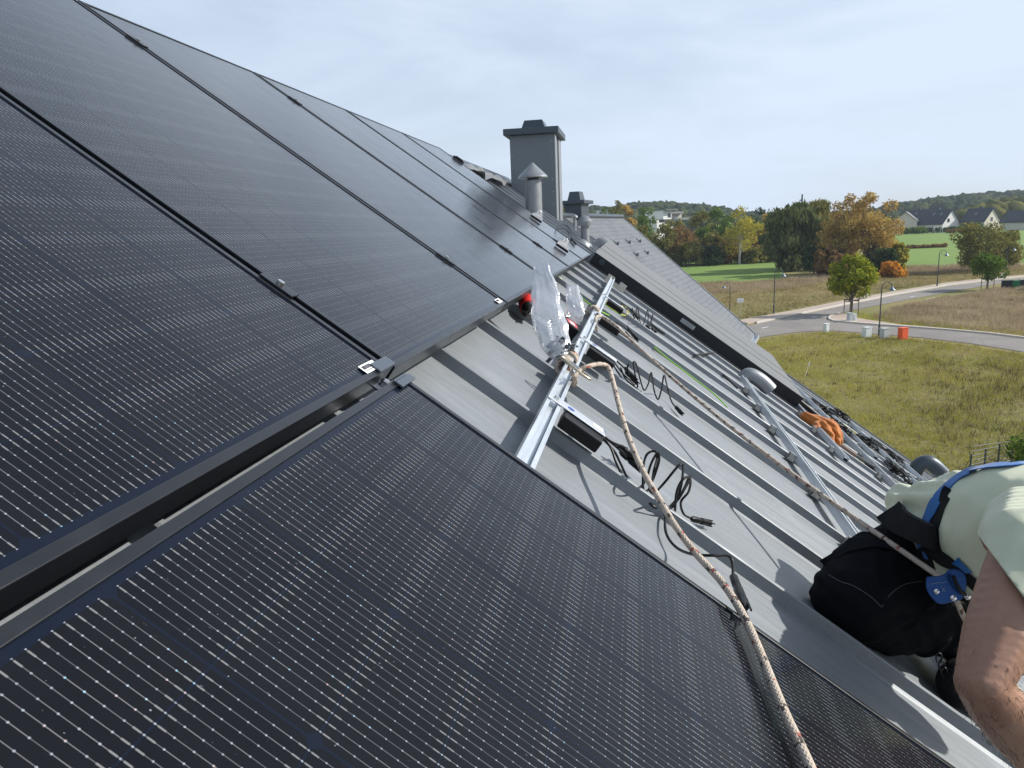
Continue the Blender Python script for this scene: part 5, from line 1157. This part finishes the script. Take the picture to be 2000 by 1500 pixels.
# folded foil / membrane at the ridge
r = roofempty('plastic_sheet', -1.56, 6.4, -0.02, 'crumpled pale plastic sheet on the ridge left of the tall chimney', 'plastic sheet'); rg = np.random.default_rng(2)
V = []; nx, ny = 26, 50
for i in range(nx+1):
    for j in range(ny+1):
        x = -0.08+0.20*i/nx*(0.7+0.3*math.sin(j/ny*3)); y = -0.2+2.6*j/ny; z = -0.03+0.012*math.sin(9*x+5*y)+0.010*math.sin(23*x-3*y)+0.012*math.sin(41*x+11*y)+0.02*math.sin(7*y)+0.01
        V.append((x+0.02*math.sin(5*y), y, z))
F = [(i*(ny+1)+j, (i+1)*(ny+1)+j, (i+1)*(ny+1)+j+1, i*(ny+1)+j+1) for i in range(nx) for j in range(ny)]
MB().add([Vector(v) for v in V], F).build('film', simple('pale_film', (0.16, 0.16, 0.16), 0.35, var=0.5, scale=9), r, 'full')
r = roofempty('end_clamp', -1.52, 5.78, 0.0, 'small black clamp on the far top corner of the last panel', 'clamp'); MB().bbox(-0.05, 0.06, -0.02, 0.02, 0.001, 0.02, 0.003).bbox(-0.03, 0.04, -0.012, 0.03, 0.021, 0.028, 0.002).build('body', M_black, r)

# ------------------------------------------------------------------ organic helper
def organic(name, chains, mat, parent, voxel=0.008, smooth=6, wrinkle=None, cut=None):
    """chains: list of [(Vector, radius), ...]; one continuous remeshed skin"""
    mb = MB(); sv, sf = ico(2)
    for ch in chains:
        for (a, ra), (b, rb) in zip(ch[:-1], ch[1:]):
            n = max(2, int((b-a).length/(min(ra, rb)*0.3))); n = min(n, 24)
            for i in range(n+1):
                t = i/n; p = a.lerp(b, t); rr = ra+(rb-ra)*t
                mb.add([Vector(v)*rr+p for v in sv], [tuple(f) for f in sf])
        if len(ch) == 1: mb.add([Vector(v)*ch[0][1]+ch[0][0] for v in sv], [tuple(f) for f in sf])
    tmp = mb.build('tmp', None); m1 = tmp.modifiers.new('r', 'REMESH'); m1.mode = 'VOXEL'; m1.voxel_size = voxel
    m2 = tmp.modifiers.new('s', 'SMOOTH'); m2.iterations = smooth; m2.factor = 0.5
    dg = bpy.context.evaluated_depsgraph_get(); dg.update(); me = bpy.data.meshes.new_from_object(tmp.evaluated_get(dg)); bpy.data.objects.remove(tmp)
    me.name = name; me.materials.clear(); me.materials.append(mat)
    me.polygons.foreach_set('use_smooth', [True]*len(me.polygons)); 
    if wrinkle:
        co_ = np.empty(len(me.vertices)*3, np.float32); me.vertices.foreach_get('co', co_); co_ = co_.reshape(-1, 3); no = np.array([v.normal[:] for v in me.vertices])
        co_ = co_+no*wrinkle(co_)[:, None]; me.vertices.foreach_set('co', co_.ravel().astype(np.float32)); me.update()
    if cut:
        bm = bmesh.new(); bm.from_mesh(me)
        for (p0, nn) in cut: bmesh.ops.bisect_plane(bm, geom=bm.verts[:]+bm.edges[:]+bm.faces[:], plane_co=p0, plane_no=nn, clear_outer=True)
        bm.to_mesh(me); bm.free()
    o = bpy.data.objects.new(name, me); COL.objects.link(o)
    if parent is not None:
        o.parent = parent; o.matrix_parent_inverse = Matrix.Translation(-Vector(parent.location))
    return o

# ------------------------------------------------------------------ orange leather glove
c = rp(1600, 842, -.085); r = empty('work_glove', c, (0, 0, 0), 'orange leather work glove lying on the metal roof', 'glove')
cc = toroof(c)
def gl_(s, u, n): return rw(cc.x+0.03+s*0.68, cc.y+u*0.8, PAN+n*0.75)
ch = [[(gl_(-0.13, 0.10, 0.10), 0.085), (gl_(0.0, 0.0, 0.13), 0.115), (gl_(0.10, -0.08, 0.09), 0.085)],
      [(gl_(0.02, 0.05, 0.19), 0.05), (gl_(0.13, -0.02, 0.17), 0.044), (gl_(0.21, -0.08, 0.09), 0.034)], [(gl_(-0.02, -0.04, 0.18), 0.05), (gl_(0.08, -0.13, 0.16), 0.042), (gl_(0.15, -0.20, 0.07), 0.034)],
      [(gl_(-0.08, -0.05, 0.14), 0.046), (gl_(0.0, -0.19, 0.11), 0.04), (gl_(0.06, -0.26, 0.05), 0.032)], [(gl_(0.08, 0.10, 0.13), 0.045), (gl_(0.20, 0.05, 0.10), 0.036), (gl_(0.25, 0.0, 0.05), 0.03)],
      [(gl_(-0.13, 0.10, 0.10), 0.085), (gl_(-0.22, 0.16, 0.07), 0.075)], [(gl_(-0.12, -0.02, 0.10), 0.05), (gl_(-0.14, -0.15, 0.05), 0.04)]]
ch = [[(p_, r_*0.72) for p_, r_ in c_] for c_ in ch]
organic('leather', ch, M_leather, r, 0.006, 3, lambda q: 0.006*np.sin(q[:, 0]*70+q[:, 1]*40)*np.sin(q[:, 2]*90+q[:, 0]*30))
r = empty('folding_rule', rp(1640, 872, -.1), (0, RP, 0.0), 'grey wooden folding rule beside the orange glove', 'tool'); r.rotation_euler = (Matrix.Rotation(RP, 3, 'Y') @ Matrix.Rotation(-0.1, 3, 'Z')).to_euler()
MB().bbox(-0.17, 0.15, -0.035, 0.015, 0, 0.03, 0.004).build('body', simple('brown_wood', (0.22, 0.15, 0.12), 0.6), r)

# tool pouch with papers behind the man
a = rp(1720, 925, -.06); r = empty('tool_pouch', a, (0, 0, 0), 'black tool pouch with a white cloth hanging out behind the man', 'tool pouch'); 
z_ = 6.45
def pc(px, py, z=6.45): return cp(px, py, z)
q = MB(); 
poly = [(1688, 903), (1706, 905), (1722, 915), (1738, 934), (1752, 950), (1752, 965), (1738, 962), (1716, 940), (1700, 930), (1690, 918)]
nn = (ray(1720, 930)).normalized()*0.22; q.prism([pc(*p) - Vector(a) for p in poly], nn); q.build('pouch', M_strapblack, r)
poly = [(1700, 933), (1716, 937), (1735, 938), (1756, 944), (1762, 958), (1748, 956), (1728, 947), (1706, 941)]
nn = (ray(1720, 930)).normalized()*0.012; q = MB(); q.prism([pc(p[0], p[1], z_-0.06) - Vector(a) for p in poly], nn); q.build('white_cloth', M_white_cloth, r)
r = roofempty('roof_hook_strap', 3.4, 5.2, PAN, 'thin grey webbing strap lying along a seam near the pouch', 'strap')
MB().tube([(-0.6, 0.25, 0.02), (-0.3, 0.1, 0.05), (-0.05, 0.05, 0.02), (0.2, 0.0, 0.03), (0.5, -0.05, 0.02)], 0.012, 8, smooth=6).build('webbing', simple('grey_webbing', (0.12, 0.13, 0.14), 0.8), r, True)

# ------------------------------------------------------------------ the kneeling man
man = empty('person', rw(1.5, 0.95, PAN), (0, 0, 0), 'man in pale green T-shirt, black trousers and blue harness crouching on the roof', 'person')
hipL = cp(1692, 1165, 2.00); hipR = cp(1775, 1180, 2.12)
wa = cp(1795, 1060, 2.02); ch1 = cp(1890, 1035, 1.86); ch2 = cp(1990, 1040, 1.68); shR = cp(2012, 1082, 1.47); shL = cp(2100, 960, 1.95); neck = cp(2120, 1030, 1.70); head = cp(2200, 1050, 1.68)
el = cp(1916, 1335, 1.34); wr = cp(2075, 1560, 1.44)
elL = cp(2190, 1120, 2.15); wrL = rw(2.08, 0.92, 0.04)
kneeR = cp(1950, 1275, 2.05); kneeL = cp(1990, 1195, 2.2)
body_ch = [[(hipL.lerp(hipR, .5), .08), (wa, .055), (ch1, .065), (ch2, .085), (cp(2070, 1040, 1.72), .08)], [(ch2, .07), (neck, .062), (head, .06)], [(hipR, .06), (kneeR, .035)], [(hipL, .06), (kneeL, .035)],
   [(shR, .070), (shR.lerp(el, .35), .068), (shR.lerp(el, .65), .062), (shR.lerp(el, .88), .051), (el, .045), (el.lerp(wr, .18), .052), (el.lerp(wr, .4), .050), (el.lerp(wr, .75), .033), (wr, .028)],
   [(shL, .06), (elL, .042), (elL.lerp(wrL, .3), .042), (wrL, .027)], [(ch2, .07), (shR, .065)], [(ch2, .07), (shL, .06)]]
hd = (head-neck).normalized(); dn = Vector((0.5, -0.1, -0.85)).normalized()
hc = head+hd*0.05
body_ch += [[(hc-hd*0.02, .088), (hc+hd*0.06, .094)], [(hc+dn*0.03, .07), (hc+dn*0.05+hd*0.02, .06)], [(hc+dn*0.085+hd*0.0, .014), (hc+dn*0.108+hd*-0.012, .016)], [(hc+dn*0.07-hd*0.05, .035)]]
sd = hd.cross(dn).normalized()
for sg in (-1, 1): body_ch.append([(hc+sd*sg*0.088-hd*0.01, .014), (hc+sd*sg*0.094+hd*0.02, .016)])
def hand(w, fdir, pn, thumb):
    f = fdir.normalized(); n_ = pn.normalized(); s_ = f.cross(n_).normalized()*thumb; out = [[(w, .026), (w+f*0.045, .026)], [(w+f*0.05+s_*0.02, .017), (w+f*0.085+s_*0.022, .013)], [(w+f*0.05-s_*0.02, .017), (w+f*0.08-s_*0.022, .013)]]
    for k, L_ in zip((-1.5, -0.5, 0.5, 1.5), (0.055, 0.070, 0.075, 0.066)):
        b = w+f*0.082+s_*0.0165*k; m_ = b+f*L_*0.5+n_*0.006; out.append([(b-f*0.01, .0095), (m_, .0088), (m_+f*L_*0.5-n_*0.014, .0078)])
    out.append([(w+f*0.02+s_*0.026, .012), (w+f*0.05+s_*0.048, .0095), (w+f*0.075+s_*0.052-n_*0.006, .008)]); return out
body_ch += hand(wr, S_*0.6+U_*0.1-N_*0.7, N_*0.6+S_*0.5, 1) + hand(wrL, rw(2.17, 0.90, -0.10)-wrL, S_, -1)
organic('body', body_ch, M_skin, man, 0.0045, 3)
bodyo = [o for o in COL.objects if o.parent == man and o.name.startswith('body')][0]
hv = MB(); rgh = random.Random(4); bvv = bodyo.data.vertices; cand = [v for v in bvv if min((v.co-el.lerp(wr, f_)).length for f_ in (0.0, 0.2, 0.4, 0.6, 0.8)) < 0.075]
ax = (wr-el).normalized()
for _ in range(1300):
    v = rgh.choice(cand); n_ = v.normal; t_ = (ax*0.8+n_*0.35+Vector((rgh.gauss(0, .35), rgh.gauss(0, .35), rgh.gauss(0, .35)))).normalized(); w_ = t_.cross(n_).normalized()*0.00014; L_ = rgh.uniform(0.008, 0.017)
    p0 = v.co+Vector((rgh.uniform(-.002, .002), rgh.uniform(-.002, .002), rgh.uniform(-.002, .002))); hv.add([p0-w_, p0+w_, p0+t_*L_*0.6+n_*0.001, p0+t_*L_], [(0, 1, 2), (0, 2, 3)])
ho2 = hv.build('arm_hair', simple('arm_hair', (0.03, 0.018, 0.012), 0.7), man); ho2.matrix_parent_inverse = Matrix.Translation(-Vector(man.location)); tag(ho2, kind='stuff')
hr = organic('hair', [[(hc-dn*0.035-hd*0.02, .083), (hc-dn*0.02+hd*0.065, .088)], [(hc-dn*0.04-hd*0.06, .06)]], simple('dark_hair', (0.03, 0.022, 0.016), 0.7, bump=0.5, bscale=300), man, 0.006, 2)
# trousers
def wrk(a, s1=22, s2=35): return lambda q: a*(np.sin(q[:, 0]*s1+q[:, 2]*s2*0.7+2*np.sin(q[:, 1]*9))*np.sin(q[:, 1]*s1*0.8-q[:, 2]*11)+0.5*np.sin(q[:, 2]*s2*1.7+q[:, 0]*17))
ftR = rp(1868, 1330, PAN+0.06); ftL = cp(1925, 1245, 2.28)
bt1 = cp(1672, 1172, 1.97); bt2 = cp(1740, 1190, 2.02); 
tr_ch = [[(bt1, .118), (cp(1700, 1130, 2.02), .118), (cp(1765, 1090, 2.06), .112)], [(bt2, .125), (cp(1760, 1130, 2.08), .12), (cp(1790, 1080, 2.05), .108)],
   [(bt1, .115), (bt2, .12)], [(bt2, .12), (cp(1850, 1215, 2.08), .095), (cp(1930, 1280, 2.06), .085), (kneeR, .072)], [(bt2, .12), (cp(1850, 1180, 2.2), .10), (kneeL, .072)],
   [(kneeR, .07), (cp(1910, 1310, 2.08), .06), (ftR, .052)], [(kneeL, .07), (ftL, .055)], [(bt2, .115), (cp(1815, 1215, 2.04), .075)]]
def trw(q):
    a_ = q@np.array(RT[:]); b_ = q@np.array(UP[:])
    c0 = np.array(cp(1760, 1180, 2.0)[:]); d = q-c0; r_ = np.hypot(d@np.array(RT[:]), d@np.array(UP[:])); th = np.arctan2(d@np.array(UP[:]), d@np.array(RT[:]))
    f = np.sin(th*9+r_*30+2*np.sin(r_*40)); rid = np.sign(f)*np.abs(f)**0.6
    return 0.0045*rid*np.clip(np.sin(r_*22+th*2), 0, 1)+0.003*np.sin(a_*60+b_*90+3*np.sin(a_*25))*np.clip(np.sin(a_*12+b_*20), 0, 1)
organic('trousers', tr_ch, M_jeans, man, 0.006, 4, trw)
# boots
for fx, lab in ((ftR, 0), (ftL, 1)):
    q = toroof(fx); ch_ = [[(fx, .05), (rw(q.x+0.02, q.y-0.02, PAN+0.05), .048)], [(rw(q.x-0.00, q.y-0.0, PAN+0.05), .045), (rw(q.x+0.05, q.y+0.02, PAN+0.035), .04), (rw(q.x+0.11, q.y+0.03, PAN+0.03), .036)]]
    b = organic('boot', ch_, M_strapblack, man, 0.006, 3)
lc = MB()
for k in range(4):
    c_ = cp(1834+k*5, 1285+k*14, 1.95); lc.tube([c_+RT*0.010*math.cos(t)*0.8+UP*0.013*math.sin(t) for t in np.linspace(0, 6.28, 13)], 0.0022, 6)
o = lc.build('laces', M_black, man, True); o.matrix_parent_inverse = Matrix.Translation(-Vector(man.location))
# shirt: torso with short sleeves, loose tail
def shw(q):
    a_ = q@np.array(RT[:]); b_ = q@np.array(UP[:]); w_ = 0.0042*np.sin(a_*38+b_*55+3*np.sin(b_*21))*np.clip(np.sin(a_*13-b_*17+1.0), 0, 1)**1.5
    return w_+shw0(q)
def shw0(q):
    d = q-np.array(cp(1750, 1000, 2.0)[:]); f = np.clip(1-np.linalg.norm(d, axis=1)/0.22, 0, 1)
    return 0.0018*np.sin(q[:, 0]*31+q[:, 2]*22)*np.sin(q[:, 1]*27)+f*0.010*np.sin((q@np.array(UP[:]))*60+(q@np.array(RT[:]))*120)
sh_ch = [[(cp(1800, 1015, 2.06), .092), (cp(1850, 1018, 1.99), .122), (cp(1920, 1025, 1.88), .150), (cp(2000, 1035, 1.76), .168), (cp(2060, 1040, 1.70), .160)],
   [(cp(1800, 1015, 2.06), .085), (cp(1772, 985, 2.12), .060), (cp(1757, 965, 2.14), .034)], [(cp(1830, 1050, 2.0), .09), (cp(1862, 1108, 1.93), .06), (cp(1905, 1150, 1.85), .05)], [(cp(1880, 1060, 1.93), .12), (cp(1930, 1110, 1.83), .085)],
   [(cp(2060, 1040, 1.70), .15), (shL, .10), (shL.lerp(elL, .45), .07)], [(cp(2090, 1040, 1.66), .12), (neck, .085)]]
shirt = organic('shirt', sh_ch, M_shirt, man, 0.007, 6, shw)
slv_ch = [[(cp(2030, 1045, 1.62), .115), (cp(2020, 1065, 1.54), .105), (shR, .098)], [(shR, .098), (shR.lerp(el, .12), .092), (shR.lerp(el, .26), .085), (shR.lerp(el, .5), .080)]]
slc = shR.lerp(el, .20)
cutn = (cp(1905, 1040, 1.55)-cp(2010, 1180, 1.45)).cross(ray(1950, 1100)).normalized()
if cutn.dot(el-slc) < 0: cutn = -cutn
sleeve = organic('sleeve', slv_ch, M_shirt, man, 0.006, 5, lambda q: 0.0016*np.sin(q[:, 0]*15+q[:, 2]*34+2.5*np.sin(q[:, 1]*22))*np.clip(np.sin(q[:, 1]*19+q[:, 2]*23), 0, 1), cut=[(cp(1957, 1108, 1.5), cutn)])
md = sleeve.modifiers.new('s', 'SOLIDIFY'); md.thickness = 0.003
# harness straps draped on the shirt
def bvh_of(objs):
    V = []; F = []; k = 0
    for o in objs:
        for v in o.data.vertices: V.append(v.co.copy())
        for p in o.data.polygons: F.append([i+k for i in p.vertices])
        k += len(o.data.vertices)
    return BVHTree.FromPolygons(V, F)
BV = bvh_of([shirt, sleeve] + [o for o in COL.objects if o.parent == man and o.name.startswith('trousers')])
def strap(name, pts, width, mat, off=0.006, th=0.0022, fallback=1.95):
    P3 = []; Nn = []
    pp = catmull([Vector((a, b, 0)) for a, b in pts], 8)
    for p in pp:
        d = ray(p.x, p.y).normalized(); h = BV.ray_cast(CAM, d, 5.0)
        if h[0] is not None: P3.append(h[0]); Nn.append(h[1])
        else: P3.append(None); Nn.append(None)
    dep = [((p-CAM).dot(FW) if p is not None else np.nan) for p in P3]; dep = np.array(dep); ok = ~np.isnan(dep)
    if ok.sum() == 0: dep[:] = fallback
    else: dep = np.interp(np.arange(len(dep)), np.arange(len(dep))[ok], dep[ok])
    dep = np.convolve(np.pad(dep, 3, 'edge'), np.ones(7)/7, 'valid')
    P3 = [cp(p.x, p.y, dd-off) for p, dd in zip(pp, dep)]
    lastn = -FW; nsm = []
    for i, n_ in enumerate(Nn):
        if n_ is not None and n_.dot(ray(pp[i].x, pp[i].y)) < 0: lastn = (lastn*0.75+n_*0.25).normalized()
        nsm.append(lastn.copy())
    mb = MB(); vs = []
    for i, p in enumerate(P3):
        t = (P3[min(i+1, len(P3)-1)]-P3[max(i-1, 0)]).normalized(); n_ = (nsm[i]-t*nsm[i].dot(t)).normalized(); b = t.cross(n_)
        w = width[0]+(width[1]-width[0])*i/(len(P3)-1)
        for sx, sz in ((-1, 0), (1, 0), (1, 1), (-1, 1)): vs.append(p+b*w*0.5*sx+n_*th*sz)
    fs = []
    for i in range(len(P3)-1):
        for j in range(4): fs.append((i*4+j, (i+1)*4+j, (i+1)*4+(j+1) % 4, i*4+(j+1) % 4))
    fs += [(0, 1, 2, 3), tuple(len(vs)-4+i for i in (3, 2, 1, 0))]
    mb.add(vs, fs); o = mb.build(name, mat, man, True); o.matrix_parent_inverse = Matrix.Translation(-Vector(man.location))
    md = o.modifiers.new('b', 'BEVEL'); md.width = 0.0006; return o, P3
main = [(2090, 902), (2000, 905), (1930, 910), (1890, 921), (1860, 940), (1835, 968), (1815, 1003), (1800, 1040), (1797, 1065), (1806, 1090)]
hb, P3 = strap('harness_strap', main, (0.050, 0.034), M_strapblue)
ed = MB()
for sgn in (-1, 1): pass
strap('harness_strap', [(1855, 955), (1840, 985), (1828, 1020), (1822, 1050), (1832, 1078), (1850, 1100)], (0.03, 0.05), M_strapblack, 0.003)
strap('harness_strap', [(1812, 1060), (1832, 1085), (1860, 1102), (1890, 1130), (1925, 1162), (1960, 1195)], (0.055, 0.036), M_strapblack, 0.008)
strap('harness_strap', [(1866, 1095), (1880, 1107), (1893, 1119)], (0.022, 0.024), M_strapblue, 0.014)
strap('waist_belt', [(1738, 1000), (1765, 1020), (1795, 1035), (1830, 1050)], (0.075, 0.07), M_strapblack, 0.02, 0.01)
strap('harness_strap', [(1800, 1070), (1812, 1100), (1830, 1135), (1850, 1160), (1900, 1178)], (0.04, 0.05), M_strapblack, 0.004)
# trouser stitching
st_, _ = strap('stitching', [(1618, 1122), (1640, 1135), (1668, 1145), (1700, 1165), (1722, 1186)], (0.0016, 0.0016), simple('stitch_thread', (0.09, 0.09, 0.10), 0.8), 0.001, 0.0008)
strap('stitching', [(1800, 1135), (1765, 1142), (1740, 1160), (1722, 1186)], (0.0016, 0.0016), bpy.data.materials['stitch_thread'], 0.001, 0.0008)
strap('waistband', [(1610, 1105), (1640, 1080), (1680, 1066), (1720, 1062), (1770, 1075)], (0.034, 0.034), M_jeans, 0.001, 0.003)

# rope grab device
c = cp(1852, 1146, 1.785); r = empty('rope_grab', c, (0, 0, 0), 'blue metal rope grab clamped on the taut rope by the man', 'rope grab')
X_ = (RT*0.93-UP*0.36).normalized(); Nn_ = (-ray(1852, 1146)).normalized(); Y_ = Nn_.cross(X_).normalized(); X_ = Y_.cross(Nn_)
k = 1.785/FPX
out = [(1809, 1130), (1812, 1126), (1832, 1125), (1845, 1120), (1852, 1113), (1866, 1111), (1880, 1116), (1887, 1126), (1888, 1143), (1884, 1160), (1876, 1172), (1858, 1176), (1840, 1180), (1828, 1176), (1815, 1162), (1808, 1146)]
ctr = [cp(x, y, 1.775)-c for x, y in out]
bm = bmesh.new(); vv = [bm.verts.new(p) for p in catmull(ctr+[ctr[0]], 3)[:-1]]; f = bm.faces.new(vv); ext = bmesh.ops.extrude_face_region(bm, geom=[f]); vs_ = [e for e in ext['geom'] if isinstance(e, bmesh.types.BMVert)]
bmesh.ops.translate(bm, verts=vs_, vec=ray(1852, 1146).normalized()*0.016); bmesh.ops.recalc_face_normals(bm, faces=bm.faces[:]); me = bpy.data.meshes.new('body'); bm.to_mesh(me); bm.free(); me.materials.append(M_blueano); o = bpy.data.objects.new('body', me); COL.objects.link(o); o.parent = r; md = o.modifiers.new('b', 'BEVEL'); md.width = 0.002; md.segments = 2
MB().tube([cp(1862, 1124, 1.765)-c, cp(1868, 1140, 1.762)-c, cp(1880, 1158, 1.765)-c, cp(1890, 1163, 1.78)-c], 0.0045, 10, smooth=4).build('lever', M_black, r, True)
for (x, y, rr_) in ((1829, 1155, 0.0062), (1862, 1168, 0.007), (1890, 1165, 0.008)):
    MB().lathe([(rr_, -0.004), (rr_, 0.002), (rr_*0.6, 0.004)], 14, M=TM(cp(x, y, 1.772)-c, basis(Nn_))).build('rivet', M_chrome, r, True)
q = MB()
for (x0, y0, x1, y1) in ((1818, 1141, 1836, 1137), (1838, 1139, 1848, 1135), (1838, 1146, 1846, 1156), (1846, 1146, 1840, 1156)):
    q.tube([cp(x0, y0, 1.7735)-c, cp(x1, y1, 1.7735)-c], 0.0006, 4)
q.build('engraving', simple('engraving_grey', (0.25, 0.32, 0.45), 0.5), r)

# ------------------------------------------------------------------ haze
hz = MB().box(-1500, 2100, -80, 1500, Z0-45, CAM.z+75).build('haze', None)
hm = bpy.data.materials.new('haze_air'); hm.use_nodes = True; hn = hm.node_tree; hn.nodes.clear()
pv = hn.nodes.new('ShaderNodeVolumePrincipled'); pv.inputs['Color'].default_value = (0.72, 0.84, 1.0, 1); pv.inputs['Density'].default_value = 0.00020; pv.inputs['Anisotropy'].default_value = 0.1
ho = hn.nodes.new('ShaderNodeOutputMaterial'); hn.links.new(pv.outputs[0], ho.inputs['Volume']); hz.data.materials.append(hm); tag(hz, kind='stuff')
